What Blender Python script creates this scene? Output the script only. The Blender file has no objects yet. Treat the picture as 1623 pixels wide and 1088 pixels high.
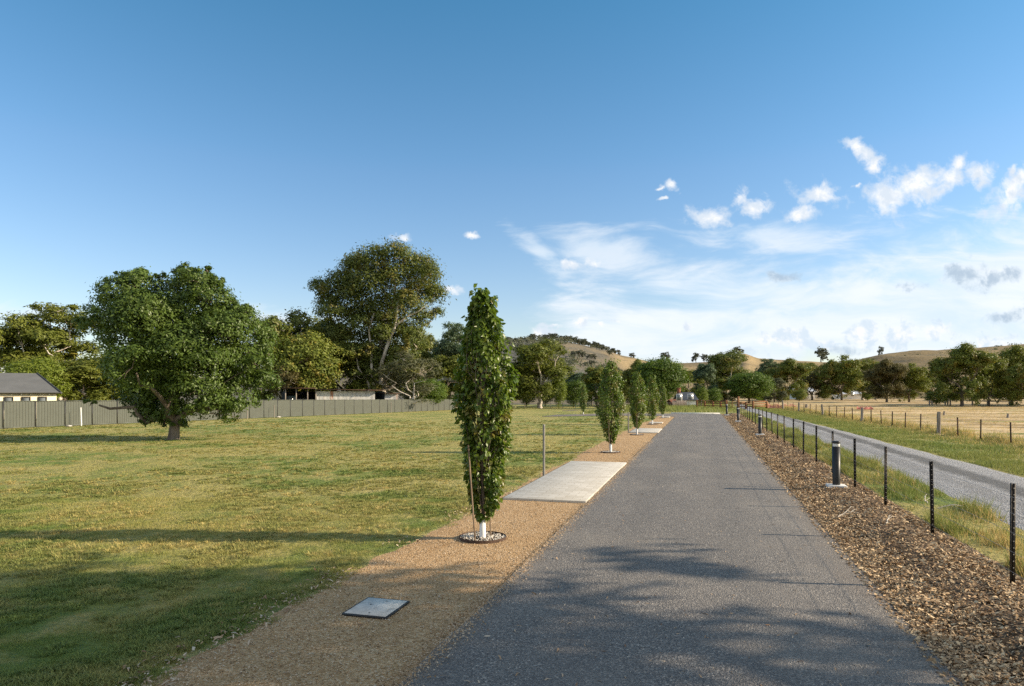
import bpy, math, random
import numpy as np
from mathutils import Vector, Matrix

S = bpy.context.scene
COL = S.collection
R = math.radians

# ------------------------------------------------------------------ camera
CAM_H = 2.5
F = 1082.0            # focal length in photo pixels (1623 wide)
HOR = 620.0           # horizon row
CX = 811.5
cam = bpy.data.cameras.new('camera')
cam.lens = 24.0
cam.sensor_width = 36.0
cam.shift_y = (HOR - 544.0) / 1623.0
cam.clip_start = 0.1
cam.clip_end = 8000
camo = bpy.data.objects.new('camera', cam)
camo.location = (0, 0, CAM_H)
camo.rotation_euler = (R(90), 0, 0)
COL.objects.link(camo)
S.camera = camo

# ------------------------------------------------------------------ light
SUN_EL, SUN_AZ = 24.0, 92.0        # azimuth clockwise from +Y
sd = Vector((math.cos(R(SUN_EL)) * math.sin(R(SUN_AZ)), math.cos(R(SUN_EL)) * math.cos(R(SUN_AZ)), math.sin(R(SUN_EL))))
sun = bpy.data.lights.new('sun', 'SUN')
sun.energy = 4.4
sun.angle = R(0.5)
sun.color = (1.0, 0.83, 0.62)
suno = bpy.data.objects.new('sun', sun)
suno.rotation_euler = sd.to_track_quat('Z', 'Y').to_euler()
suno.location = (40, 0, 60)
COL.objects.link(suno)

S.view_settings.view_transform = 'Standard'
S.view_settings.look = 'None'
S.view_settings.exposure = 0.82
S.view_settings.gamma = 1.0
S.render.engine = 'CYCLES'
S.cycles.use_denoising = False
S.cycles.max_bounces = 6
S.cycles.diffuse_bounces = 3
S.cycles.transparent_max_bounces = 4


class NT:
    """little helper round a node tree"""
    def __init__(self, nt):
        self.nt = nt
        self.n = nt.nodes
        self.l = nt.links

    def new(self, t, **kw):
        nd = self.n.new(t)
        for k, v in kw.items():
            setattr(nd, k, v)
        return nd

    def put(self, sock, v):
        if hasattr(v, 'is_output') or isinstance(v, bpy.types.NodeSocket):
            self.l.new(v, sock)
        elif isinstance(v, (tuple, list)):
            v = tuple(v)
            if len(sock.default_value) == 4 and len(v) == 3:
                v = v + (1,)
            sock.default_value = v
        else:
            sock.default_value = v

    def m(self, op, a, b=None, c=None, clamp=False):
        nd = self.new('ShaderNodeMath', operation=op, use_clamp=clamp)
        self.put(nd.inputs[0], a)
        if b is not None:
            self.put(nd.inputs[1], b)
        if c is not None:
            self.put(nd.inputs[2], c)
        return nd.outputs[0]

    def sstep(self, v, lo, hi, t0=0.0, t1=1.0, kind='SMOOTHSTEP'):
        nd = self.new('ShaderNodeMapRange', interpolation_type=kind, clamp=True)
        self.put(nd.inputs['Value'], v)
        self.put(nd.inputs['From Min'], lo)
        self.put(nd.inputs['From Max'], hi)
        self.put(nd.inputs['To Min'], t0)
        self.put(nd.inputs['To Max'], t1)
        return nd.outputs[0]

    def mix(self, f, a, b, mode='MIX'):
        nd = self.new('ShaderNodeMix', data_type='RGBA', blend_type=mode)
        self.put(nd.inputs[0], f)
        self.put(nd.inputs[6], a)
        self.put(nd.inputs[7], b)
        return nd.outputs[2]

    def noise(self, vec, scale, detail=4, rough=0.55, dist=0.0, out=0):
        nd = self.new('ShaderNodeTexNoise')
        self.put(nd.inputs['Scale'], scale)
        nd.inputs['Detail'].default_value = detail
        nd.inputs['Roughness'].default_value = rough
        nd.inputs['Distortion'].default_value = dist
        if vec is not None:
            self.put(nd.inputs['Vector'], vec)
        return nd.outputs[out]

    def voro(self, vec, scale, feature='F1', out='Distance'):
        nd = self.new('ShaderNodeTexVoronoi', feature=feature)
        nd.inputs['Scale'].default_value = scale
        self.put(nd.inputs['Vector'], vec)
        return nd.outputs[out]

    def comb(self, x, y, z=0.0):
        nd = self.new('ShaderNodeCombineXYZ')
        for i, v in enumerate((x, y, z)):
            self.put(nd.inputs[i], v)
        return nd.outputs[0]

    def sep(self, v):
        nd = self.new('ShaderNodeSeparateXYZ')
        self.put(nd.inputs[0], v)
        return nd.outputs

    def mapping(self, v, scale=(1, 1, 1), rot=(0, 0, 0), loc=(0, 0, 0)):
        nd = self.new('ShaderNodeMapping')
        self.put(nd.inputs['Vector'], v)
        nd.inputs['Scale'].default_value = scale
        nd.inputs['Rotation'].default_value = rot
        nd.inputs['Location'].default_value = loc
        return nd.outputs[0]


# ------------------------------------------------------------------ sky with clouds
def make_world():
    w = bpy.data.worlds.new('World')
    S.world = w
    w.use_nodes = True
    w.node_tree.nodes.clear()
    t = NT(w.node_tree)
    out = t.new('ShaderNodeOutputWorld')
    bg = t.new('ShaderNodeBackground')
    bg.inputs['Strength'].default_value = 0.1
    t.l.new(bg.outputs[0], out.inputs[0])
    sky = t.new('ShaderNodeTexSky', sky_type='NISHITA')
    sky.sun_disc = False
    sky.sun_elevation = R(SUN_EL)
    sky.sun_rotation = R(SUN_AZ)
    sky.altitude = 200
    sky.air_density = 1.0
    sky.dust_density = 0.6
    sky.ozone_density = 2.0
    hs = t.new('ShaderNodeHueSaturation')
    hs.inputs['Saturation'].default_value = 1.0
    hs.inputs['Value'].default_value = 1.0
    t.l.new(sky.outputs[0], hs.inputs['Color'])
    tc = t.new('ShaderNodeTexCoord').outputs['Generated']
    x, y, z = t.sep(tc)
    low = t.mix(t.sstep(z, 0.10, 0.32, kind='LINEAR'), (1.0, 0.97, 1.0), (0.76, 0.99, 1.08))
    skyc = t.mix(1.0, hs.outputs[0], t.mix(t.sstep(z, 0.30, 0.55, kind='LINEAR'), low, (0.40, 0.93, 1.03)), 'MULTIPLY')
    yy = t.m('MAXIMUM', y, 0.06)
    a = t.m('DIVIDE', x, yy)
    b = t.m('DIVIDE', z, yy)
    front = t.sstep(y, 0.06, 0.2)
    P = t.comb(a, b, 0.0)

    # ragged cloud outlines: the directions are stirred by two sizes of turbulence
    w1 = t.new('ShaderNodeVectorMath', operation='MULTIPLY_ADD')
    t.put(w1.inputs[0], t.noise(P, 11.0, 4, 0.55, out=1))
    w1.inputs[1].default_value = (0.060, 0.045, 0)
    t.put(w1.inputs[2], P)
    w2 = t.new('ShaderNodeVectorMath', operation='MULTIPLY_ADD')
    t.put(w2.inputs[0], t.noise(P, 42.0, 6, 0.65, out=1))
    w2.inputs[1].default_value = (0.022, 0.020, 0)
    t.put(w2.inputs[2], w1.outputs[0])
    wa, wb, _z = t.sep(w2.outputs[0])
    wa = t.m('SUBTRACT', wa, 0.041)
    wb = t.m('SUBTRACT', wb, 0.0325)

    def px(xp, yp):
        return (xp - CX) / F, (HOR - yp) / F

    def ell(xp, yp, rx, ry, rot=0.0, stir=False):
        a0, b0 = px(xp, yp)
        da = t.m('SUBTRACT', wa if stir else a, a0)
        db = t.m('SUBTRACT', wb if stir else b, b0)
        c, s = math.cos(R(rot)), math.sin(R(rot))
        u = t.m('MULTIPLY', t.m('ADD', t.m('MULTIPLY', da, c), t.m('MULTIPLY', db, s)), F / rx)
        v = t.m('MULTIPLY', t.m('SUBTRACT', t.m('MULTIPLY', db, c), t.m('MULTIPLY', da, s)), F / ry)
        d = t.m('SQRT', t.m('ADD', t.m('MULTIPLY', u, u), t.m('MULTIPLY', v, v)))
        return t.m('SUBTRACT', 1.0, d)

    def union(lst, stir=False):
        f = None
        for e in lst:
            e = ell(*e, stir=stir)
            f = e if f is None else t.m('MAXIMUM', f, e)
        return f

    # puffs of cumulus: direction, size and tilt of each
    puffs = [(1357, 240, 34, 16, -22), (1379, 262, 15, 18, 0), (1412, 308, 50, 40, 0), (1455, 298, 52, 34, 10), (1495, 284, 46, 26, 14),
             (1545, 274, 36, 26, -20), (1520, 262, 20, 18, -30), (1606, 306, 64, 30, 34), (1625, 290, 40, 28, 20), (1610, 270, 13, 9, 0),
             (1123, 342, 40, 24, -6), (1194, 327, 31, 19, -14), (1297, 312, 45, 19, -12), (1277, 343, 36, 17, -8),
             (1057, 291, 17, 9, -35), (1046, 312, 9, 3, 10), (1352, 297, 9, 5, 20), (1036, 296, 11, 4, 30),
             (636, 379, 22, 10, 0), (748, 374, 14, 7, -30), (906, 416, 20, 11, 0), (941, 414, 20, 10, -10),
             (712, 461, 26, 8, -6), (916, 515, 16, 11, -15), (866, 530, 30, 12, 0), (979, 511, 14, 6, 0),
             (880, 518, 22, 5, 0), (948, 517, 8, 6, 0), (1090, 521, 9, 7, -20)]
    bank = [(1215, 545, 26, 18, 0), (1255, 540, 36, 26, 0), (1310, 546, 34, 20, 0), (1375, 530, 42, 28, 0),
            (1430, 528, 40, 26, 0), (1486, 520, 30, 16, 0), (1180, 552, 20, 10, 0), (1560, 545, 60, 22, 0)]
    grey = [(1232, 434, 36, 12, 0), (1525, 436, 34, 22, 10), (1590, 440, 60, 18, 14), (1600, 500, 46, 16, 10), (1440, 452, 24, 10, 0),
            (1340, 555, 40, 10, 0)]
    n1 = t.noise(P, 34.0, 8, 0.62, 0.3)
    n2 = t.noise(t.mapping(P, loc=(0.009, 0.013, 0)), 34.0, 8, 0.62, 0.3)
    nn = t.m('MULTIPLY', t.m('SUBTRACT', n1, 0.5), 3.0)

    def cover(lst, lo, hi):
        return t.sstep(t.m('ADD', union(lst, True), nn), lo, hi)
    c_puff = cover(puffs, -0.12, 0.95)
    c_bank = t.m('MULTIPLY', cover(bank, 0.05, 0.6), 0.8)
    c_grey = t.m('MULTIPLY', cover(grey, -0.1, 0.9), 0.85)
    relief = t.sstep(t.m('SUBTRACT', n2, n1), -0.14, 0.14)

    # thin high cloud: streaks drawn out along the wind
    warp = t.noise(P, 3.0, 3, 0.5, 0.0, out=1)
    nd = t.new('ShaderNodeVectorMath', operation='MULTIPLY_ADD')
    t.put(nd.inputs[0], warp)
    nd.inputs[1].default_value = (0.16, 0.10, 0)
    t.put(nd.inputs[2], P)
    s1 = t.noise(t.mapping(nd.outputs[0], scale=(5.0, 20.0, 1), rot=(0, 0, R(-9))), 1.0, 8, 0.62, 0.5)
    s2 = t.noise(t.mapping(nd.outputs[0], scale=(3.0, 6.0, 1), rot=(0, 0, R(16))), 1.0, 5, 0.55, 0.4)
    streak = t.m('ADD', t.m('MULTIPLY', t.m('SUBTRACT', s1, 0.5), 1.5), t.m('MULTIPLY', t.m('SUBTRACT', s2, 0.5), 1.5))
    mass = union([(1560, 490, 460, 150, 10), (1250, 520, 420, 105, 0), (1080, 540, 300, 66, 0), (1620, 420, 210, 85, 18), (1240, 470, 360, 70, -2)])
    wisp = union([(860, 400, 90, 26, -38), (1190, 372, 260, 46, -3), (960, 400, 160, 60, -12), 
                  (330, 505, 380, 20, 0), (40, 500, 100, 26, 0)])
    c_mass = t.m('MULTIPLY', t.sstep(t.m('ADD', mass, t.m('MULTIPLY', streak, 0.95)), 0.0, 0.62), 0.94)
    c_wisp = t.m('MULTIPLY', t.sstep(t.m('ADD', wisp, t.m('MULTIPLY', streak, 1.7)), 0.18, 1.0), 0.70)
    thin = t.m('MULTIPLY', t.m('MAXIMUM', c_mass, c_wisp), front)

    thin_col = t.mix(t.sstep(s1, 0.3, 0.65), (4.3, 5.1, 5.8), (5.4, 5.7, 6.0))
    c = t.mix(thin, skyc, thin_col)
    c = t.mix(t.m('MULTIPLY', c_grey, front), c, t.mix(relief, (2.6, 3.3, 4.1), (4.2, 4.8, 5.3)))
    c = t.mix(t.m('MULTIPLY', c_bank, front), c, t.mix(relief, (4.0, 4.7, 5.4), (5.9, 5.9, 5.9)))
    c = t.mix(t.m('MULTIPLY', c_puff, front), c, t.mix(relief, (4.3, 4.8, 5.4), (6.2, 6.15, 6.1)))
    # unseen bright cloud added behind the camera and overhead, to lift the shadows
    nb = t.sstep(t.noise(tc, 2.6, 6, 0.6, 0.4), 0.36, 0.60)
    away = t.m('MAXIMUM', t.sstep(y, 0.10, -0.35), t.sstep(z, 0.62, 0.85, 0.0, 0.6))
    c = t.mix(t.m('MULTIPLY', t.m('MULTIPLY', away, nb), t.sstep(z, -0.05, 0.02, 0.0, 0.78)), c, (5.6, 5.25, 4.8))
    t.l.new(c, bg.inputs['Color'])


make_world()


# ------------------------------------------------------------------ helpers
def vnoise(x, y, seed=0):
    x = np.asarray(x, float)
    y = np.asarray(y, float)
    xi = np.floor(x).astype(np.int64)
    yi = np.floor(y).astype(np.int64)
    fx, fy = x - xi, y - yi
    fx = fx * fx * (3 - 2 * fx)
    fy = fy * fy * (3 - 2 * fy)

    def h(i, j):
        n = (i * 374761393 + j * 668265263 + seed * 974634777) & 0xffffffff
        n = ((n ^ (n >> 13)) * 1274126177) & 0xffffffff
        return ((n ^ (n >> 16)) & 0xffff) / 65535.0
    return (h(xi, yi) * (1 - fx) + h(xi + 1, yi) * fx) * (1 - fy) + (h(xi, yi + 1) * (1 - fx) + h(xi + 1, yi + 1) * fx) * fy


def fbm(x, y, seed=0, oct=4):
    v, a, tot = 0, 1.0, 0
    for o in range(oct):
        v = v + a * (vnoise(x * 2 ** o, y * 2 ** o, seed + o) - 0.5)
        tot += a
        a *= 0.5
    return v / tot


def smooth(v):
    v = np.clip(v, 0, 1)
    return v * v * (3 - 2 * v)


class MB:
    """collects pieces of one mesh"""
    def __init__(self):
        self.v, self.f, self.n = [], [], 0

    def add(self, verts, faces):
        verts = np.asarray(verts, float).reshape(-1, 3)
        faces = np.asarray(faces, np.int64)
        self.v.append(verts)
        self.f.append(faces + self.n)
        self.n += len(verts)
        return self

    def box(self, c, d, rz=0.0, mat=None):
        x, y, z = d[0] / 2, d[1] / 2, d[2] / 2
        v = np.array([[-x, -y, -z], [x, -y, -z], [x, y, -z], [-x, y, -z], [-x, -y, z], [x, -y, z], [x, y, z], [-x, y, z]])
        if mat is not None:
            v = v @ np.array(mat).T
        cs, sn = math.cos(rz), math.sin(rz)
        v = np.stack([v[:, 0] * cs - v[:, 1] * sn, v[:, 0] * sn + v[:, 1] * cs, v[:, 2]], 1) + np.array(c)
        return self.add(v, [[0, 3, 2, 1], [4, 5, 6, 7], [0, 1, 5, 4], [1, 2, 6, 5], [2, 3, 7, 6], [3, 0, 4, 7]])

    def tube(self, pts, rad, seg=8, cap=True):
        pts = np.asarray(pts, float)
        n = len(pts)
        rad = np.broadcast_to(np.asarray(rad, float), (n,))
        tg = np.gradient(pts, axis=0)
        tg /= np.linalg.norm(tg, axis=1)[:, None] + 1e-9
        ref = np.array([0.0, 1.0, 0.0]) if abs(tg[:, 1]).mean() < 0.8 else np.array([1.0, 0, 0])
        s = np.cross(tg, ref)
        s /= np.linalg.norm(s, axis=1)[:, None] + 1e-9
        b = np.cross(s, tg)
        an = np.linspace(0, 2 * np.pi, seg, endpoint=False)
        v = pts[:, None, :] + rad[:, None, None] * (np.cos(an)[None, :, None] * s[:, None, :] + np.sin(an)[None, :, None] * b[:, None, :])
        i, j = np.meshgrid(np.arange(n - 1), np.arange(seg), indexing='ij')
        j2 = (j + 1) % seg
        f = np.stack([i * seg + j, (i + 1) * seg + j, (i + 1) * seg + j2, i * seg + j2], -1).reshape(-1, 4)
        self.add(v.reshape(-1, 3), f)
        if cap:
            for k, idx in ((0, np.arange(seg)), (n - 1, np.arange(seg)[::-1])):
                ring = v[k][idx]
                c = ring.mean(0)
                m = len(ring)
                self.add(np.vstack([ring, c]), [[q, (q + 1) % m, m] for q in range(m)])
        return self

    def lathe(self, prof, seg=24, c=(0, 0, 0)):
        prof = np.asarray(prof, float)
        n = len(prof)
        an = np.linspace(0, 2 * np.pi, seg, endpoint=False)
        v = np.stack([prof[:, None, 0] * np.cos(an), prof[:, None, 0] * np.sin(an), np.repeat(prof[:, 1:2], seg, 1)], -1) + np.array(c)
        i, j = np.meshgrid(np.arange(n - 1), np.arange(seg), indexing='ij')
        j2 = (j + 1) % seg
        f = np.stack([i * seg + j, i * seg + j2, (i + 1) * seg + j2, (i + 1) * seg + j], -1).reshape(-1, 4)
        return self.add(v.reshape(-1, 3), f)

    def build(self, name, mat, parent=None, smooth=False):
        tot = sum(len(f) for f in self.f)
        V = np.vstack(self.v).astype(np.float32)
        loops = np.concatenate([f.ravel() for f in self.f]).astype(np.int32)
        sizes = np.concatenate([np.full(len(f), f.shape[1]) for f in self.f])
        starts = np.concatenate([[0], np.cumsum(sizes)[:-1]]).astype(np.int32)
        me = bpy.data.meshes.new(name)
        me.vertices.add(len(V))
        me.vertices.foreach_set('co', V.ravel())
        me.loops.add(len(loops))
        me.loops.foreach_set('vertex_index', loops)
        me.polygons.add(tot)
        me.polygons.foreach_set('loop_start', starts)
        me.update(calc_edges=True)
        if smooth:
            me.polygons.foreach_set('use_smooth', np.ones(tot, bool))
        if mat:
            me.materials.append(mat)
        o = bpy.data.objects.new(name, me)
        COL.objects.link(o)
        if parent:
            o.parent = parent
        return o


def tag(o, label, cat, group=None):
    o['label'] = label
    o['category'] = cat
    if group:
        o['group'] = group
    return o


def struct(o, kind='structure'):
    o['kind'] = kind
    return o


def empty(name, loc, label=None, cat=None, group=None, rz=0.0):
    o = bpy.data.objects.new(name, None)
    o.location = loc
    o.rotation_euler = (0, 0, rz)
    o.empty_display_size = 0.3
    COL.objects.link(o)
    if label:
        tag(o, label, cat, group)
    return o


def copy_tree(o, parent=None):
    c = o.copy()
    COL.objects.link(c)
    if parent:
        c.parent = parent
    for ch in list(o.children):
        copy_tree(ch, c)
    return c


def grid(xs, ys, zf):
    X, Y = np.meshgrid(xs, ys)
    Z = zf(X, Y)
    nx, ny = len(xs), len(ys)
    i, j = np.meshgrid(np.arange(ny - 1), np.arange(nx - 1), indexing='ij')
    k = i * nx + j
    return np.stack([X, Y, Z], -1).reshape(-1, 3), np.stack([k, k + 1, k + nx + 1, k + nx], -1).reshape(-1, 4)


# road frame: u runs along the drive, s to its right
DU = np.array([0.2676, 0.9635])
DS = np.array([0.9635, -0.2676])


def US(u, s):
    return DU[0] * u + DS[0] * s, DU[1] * u + DS[1] * s


def zg(X, Y):
    s = DS[0] * X + DS[1] * Y
    return -0.0105 * np.clip(np.asarray(Y) - 45, 0, 85) * smooth((-s - 6) / 16)


def at(x, y=None, Y=None, z=0.0):
    """ground point seen in photo pixel (x, y), or at depth Y"""
    if Y is None:
        Y = (CAM_H - z) * F / (y - HOR)
    return (x - CX) / F * Y, Y


def strip(name, mat, us, sl, sr, n, z, skirt=0.0, zf=None):
    us = np.asarray(us, float)
    sl = np.broadcast_to(sl, us.shape)
    sr = np.broadcast_to(sr, us.shape)
    t = np.linspace(0, 1, n)
    s = sl[:, None] * (1 - t) + sr[:, None] * t
    U = np.repeat(us[:, None], n, 1)
    X, Y = US(U, s)
    Z = zg(X, Y) + z
    if zf is not None:
        Z = Z + zf(U, s, np.repeat(t[None, :], len(us), 0))
    m = len(us)
    i, j = np.meshgrid(np.arange(m - 1), np.arange(n - 1), indexing='ij')
    k = i * n + j
    mb = MB()
    mb.add(np.stack([X, Y, Z], -1).reshape(-1, 3), np.stack([k, k + 1, k + n + 1, k + n], -1).reshape(-1, 4))
    if skirt:
        for col, fl in ((0, 1), (n - 1, 0)):
            top = np.stack([X[:, col], Y[:, col], Z[:, col]], -1)
            off = np.array([DS[0], DS[1], 0]) * (skirt * (1 if col else -1))
            bot = top + off - np.array([0, 0, skirt + 0.01])
            q = np.arange(m - 1)
            mb.add(np.vstack([top, bot]), np.stack([q, q + m, q + m + 1, q + 1] if fl == 0 else [q, q + 1, q + m + 1, q + m], -1))
    return struct(mb.build(name, mat, smooth=True))


# ------------------------------------------------------------------ materials
def mat(name, rough=0.8, spec=0.3):
    m = bpy.data.materials.new(name)
    m.use_nodes = True
    t = NT(m.node_tree)
    p = m.node_tree.nodes['Principled BSDF']
    p.inputs['Roughness'].default_value = rough
    p.inputs['Specular IOR Level'].default_value = spec
    t.p = p
    t.tc = t.new('ShaderNodeTexCoord').outputs['Object']
    t.geo = t.new('ShaderNodeNewGeometry')
    return m, t


def bump(t, h, strength=0.5, dist=0.02):
    nd = t.new('ShaderNodeBump')
    nd.inputs['Strength'].default_value = strength
    nd.inputs['Distance'].default_value = dist
    t.put(nd.inputs['Height'], h)
    t.l.new(nd.outputs[0], t.p.inputs['Normal'])


def plain(name, col, rough=0.6, spec=0.3, var=0.15, scale=6.0, metal=0.0, stain=None):
    m, t = mat(name, rough, spec)
    n = t.noise(t.tc, scale, 5, 0.6)
    c2 = tuple(min(1, c * (1 + var)) for c in col)
    c1 = tuple(c * (1 - var) for c in col)
    c = t.mix(t.sstep(n, 0.3, 0.7), c1, c2)
    if stain:
        n3 = t.noise(t.mapping(t.tc, scale=(1, 1, 0.15)), scale * 0.6, 5, 0.65)
        c = t.mix(t.sstep(n3, 0.52, 0.68), c, stain)
    t.put(t.p.inputs['Base Color'], c)
    t.p.inputs['Metallic'].default_value = metal
    return m


def leaf_mat(name, dark, light, rough=0.5, spec=0.3, trans=0.3, patch=None, cl=0.5):
    """foliage: colour varies by leaf, by clump and by tree"""
    m, t = mat(name, rough, spec)
    isl = t.geo.outputs['Random Per Island']
    n = t.noise(t.tc, cl, 3, 0.6)
    oi = t.new('ShaderNodeObjectInfo').outputs['Random']
    f = t.m('ADD', t.m('MULTIPLY', isl, 0.5), t.m('MULTIPLY', t.m('SUBTRACT', n, 0.3), 1.1))
    f = t.m('ADD', f, t.m('MULTIPLY', t.m('SUBTRACT', oi, 0.5), 0.3), clamp=True)
    c = t.mix(f, dark, light)
    if patch:
        c = t.mix(t.m('MULTIPLY', t.sstep(t.noise(t.tc, cl * 1.7, 2), 0.52, 0.66), 0.75), c, patch)
    t.put(t.p.inputs['Base Color'], c)
    tr = t.new('ShaderNodeBsdfTranslucent')
    t.put(tr.inputs['Color'], t.mix(1.0, c, (1.3, 1.35, 0.7), 'MULTIPLY'))
    mx = t.new('ShaderNodeMixShader')
    mx.inputs[0].default_value = trans
    t.l.new(t.p.outputs[0], mx.inputs[1])
    t.l.new(tr.outputs[0], mx.inputs[2])
    t.l.new(mx.outputs[0], t.n['Material Output'].inputs['Surface'])
    return m


def lawn_colour(t, P):
    n1 = t.noise(P, 0.22, 4, 0.6, 0.4)
    n2 = t.noise(P, 1.3, 4, 0.6)
    n3 = t.noise(P, 9.0, 3, 0.6)
    c = t.mix(t.sstep(n1, 0.38, 0.58), (0.208, 0.271, 0.073), (0.469, 0.407, 0.150))
    c = t.mix(t.m('MULTIPLY', t.sstep(n2, 0.46, 0.66), 0.75), c, (0.556, 0.454, 0.182))
    c = t.mix(t.m('MULTIPLY', t.sstep(n3, 0.45, 0.75), 0.55), c, (0.138, 0.191, 0.051))
    return c, n3


def m_lawn():
    m, t = mat('lawn_turf', 0.9, 0.1)
    c, n3 = lawn_colour(t, t.tc)
    x, y, z = t.sep(t.tc)
    n4 = t.noise(t.tc, 45.0, 3, 0.7)
    c = t.mix(t.m('MULTIPLY', t.sstep(n4, 0.35, 0.7), 0.6), c, t.mix(0.5, c, (0.03, 0.04, 0.01)))
    t.put(t.p.inputs['Base Color'], c)
    n5 = t.noise(t.tc, 3.2, 4, 0.6)
    bump(t, t.m('ADD', t.m('MULTIPLY', n5, 1.6), t.m('ADD', t.m('MULTIPLY', n3, 0.7), t.m('MULTIPLY', n4, 0.25))), 1.0, 0.16)
    return m


def m_blade(name, extra, mixf, trans=0.35):
    m, t = mat(name, 0.6, 0.2)
    c, _ = lawn_colour(t, t.tc)
    isl = t.geo.outputs['Random Per Island']
    c = t.mix(mixf, c, extra)
    c = t.mix(t.m('MULTIPLY', isl, 0.6), c, t.mix(1.0, c, (1.5, 1.35, 1.2), 'MULTIPLY'))
    t.put(t.p.inputs['Base Color'], c)
    tr = t.new('ShaderNodeBsdfTranslucent')
    t.put(tr.inputs['Color'], c)
    mx = t.new('ShaderNodeMixShader')
    mx.inputs[0].default_value = trans
    t.l.new(t.p.outputs[0], mx.inputs[1])
    t.l.new(tr.outputs[0], mx.inputs[2])
    t.l.new(mx.outputs[0], t.n['Material Output'].inputs['Surface'])
    return m


def m_asphalt():
    m, t = mat('asphalt', 0.85, 0.25)
    P = t.tc
    v = t.voro(P, 70.0, out='Color')
    g = t.sep(v)[0]
    fine = t.noise(P, 160.0, 2, 0.6)
    big = t.noise(t.mapping(P, scale=(1, 0.12, 1), rot=(0, 0, R(15.5))), 1.2, 4, 0.6)
    big2 = t.noise(P, 0.5, 3, 0.5)
    c = t.mix(t.sstep(g, 0.0, 1.3), (0.106, 0.101, 0.097), (0.323, 0.297, 0.265))
    c = t.mix(t.m('MULTIPLY', t.sstep(g, 0.93, 0.97), 0.5), c, (0.632, 0.566, 0.478))
    c = t.mix(t.m('MULTIPLY', t.sstep(big, 0.3, 0.7), 0.3), c, (0.127, 0.120, 0.117))
    c = t.mix(t.m('MULTIPLY', t.sstep(big2, 0.45, 0.7), 0.35), c, (0.285, 0.255, 0.219))
    x, y, z = t.sep(P)
    sl = t.m('ADD', t.m('SUBTRACT', t.m('MULTIPLY', x, DS[0]), t.m('MULTIPLY', y, -DS[1])), t.m('MULTIPLY', t.m('SUBTRACT', t.noise(P, 0.35, 3, 0.5), 0.5), 0.7))
    for s0 in (-1.15, 0.55):
        d = t.m('ABSOLUTE', t.m('SUBTRACT', sl, s0))
        c = t.mix(t.m('MULTIPLY', t.sstep(d, 0.42, 0.08), 0.14), c, (0.083, 0.085, 0.086))
    edge_ = t.m('ABSOLUTE', t.m('ADD', sl, 0.22))
    c = t.mix(t.m('MULTIPLY', t.sstep(t.m('ADD', edge_, t.m('MULTIPLY', t.noise(P, 3.0, 4, 0.6), 0.5)), 2.15, 2.5), 0.28), c, (0.255, 0.204, 0.151))
    t.put(t.p.inputs['Base Color'], c)
    bump(t, t.m('ADD', t.voro(P, 70.0), t.m('MULTIPLY', fine, 0.4)), 0.9, 0.012)
    return m


def m_gravelly(name, cols, sc=60.0, patch=None, bd=0.012):
    m, t = mat(name, 0.9, 0.15)
    P = t.tc
    g = t.sep(t.voro(P, sc, out='Color'))[0]
    n = t.noise(P, 1.1, 4, 0.6)
    n2 = t.noise(P, 5.0, 4, 0.7)
    c = t.mix(t.sstep(g, 0.0, 0.6), cols[0], cols[1])
    c = t.mix(t.sstep(g, 0.6, 1.0), c, cols[2])
    c = t.mix(t.m('MULTIPLY', t.sstep(n, 0.35, 0.7), 0.35), c, cols[0])
    if patch:
        c = t.mix(t.m('MULTIPLY', t.sstep(n2, 0.55, 0.75), 0.6), c, patch)
    t.put(t.p.inputs['Base Color'], c)
    bump(t, t.m('ADD', t.voro(P, sc), t.m('MULTIPLY', n2, 0.8)), 0.9, bd)
    return m


def m_track():
    m, t = mat('track_gravel', 0.9, 0.15)
    P = t.tc
    x, y, z = t.sep(P)
    s = t.m('SUBTRACT', t.m('MULTIPLY', x, DS[0]), t.m('MULTIPLY', y, -DS[1]))
    g = t.sep(t.voro(P, 38.0, out='Color'))[0]
    c = t.mix(g, (0.150, 0.155, 0.165), (0.50, 0.49, 0.48))
    w = t.m('ADD', s, t.m('MULTIPLY', t.m('SUBTRACT', t.noise(P, 0.6, 4, 0.6), 0.5), 0.9))
    d = t.m('ABSOLUTE', t.m('SUBTRACT', w, 7.5))
    c = t.mix(t.m('MULTIPLY', t.sstep(d, 0.55, 0.15), 0.75), c, (0.085, 0.085, 0.083))
    d2 = t.m('ABSOLUTE', t.m('SUBTRACT', w, 6.55))
    c = t.mix(t.m('MULTIPLY', t.sstep(d2, 0.35, 0.1), 0.3), c, (0.12, 0.12, 0.12))
    c = t.mix(t.m('MULTIPLY', t.sstep(t.noise(P, 2.2, 4, 0.6), 0.5, 0.7), 0.3), c, (0.22, 0.20, 0.16))
    t.put(t.p.inputs['Base Color'], c)
    bump(t, t.m('ADD', t.voro(P, 38.0), t.m('MULTIPLY', t.noise(P, 4.0, 4, 0.6), 1.2)), 0.9, 0.025)
    return m


def m_hay():
    m, t = mat('mown_hay', 0.9, 0.1)
    P = t.mapping(t.tc, scale=(0.12, 1.0, 1), rot=(0, 0, R(4)))
    n = t.noise(P, 0.55, 6, 0.66, 0.6)
    n2 = t.noise(P, 2.0, 5, 0.62)
    n3 = t.noise(t.tc, 0.05, 3, 0.5)
    c = t.mix(t.sstep(n, 0.40, 0.58), (0.254, 0.177, 0.084), (0.614, 0.460, 0.258))
    c = t.mix(t.m('MULTIPLY', t.sstep(n2, 0.5, 0.72), 0.6), c, (0.732, 0.578, 0.360))
    c = t.mix(t.m('MULTIPLY', t.sstep(n3, 0.5, 0.7), 0.35), c, (0.271, 0.236, 0.096))
    t.put(t.p.inputs['Base Color'], c)
    bump(t, t.m('ADD', n, t.m('MULTIPLY', n2, 0.4)), 0.8, 0.25)
    return m


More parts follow.
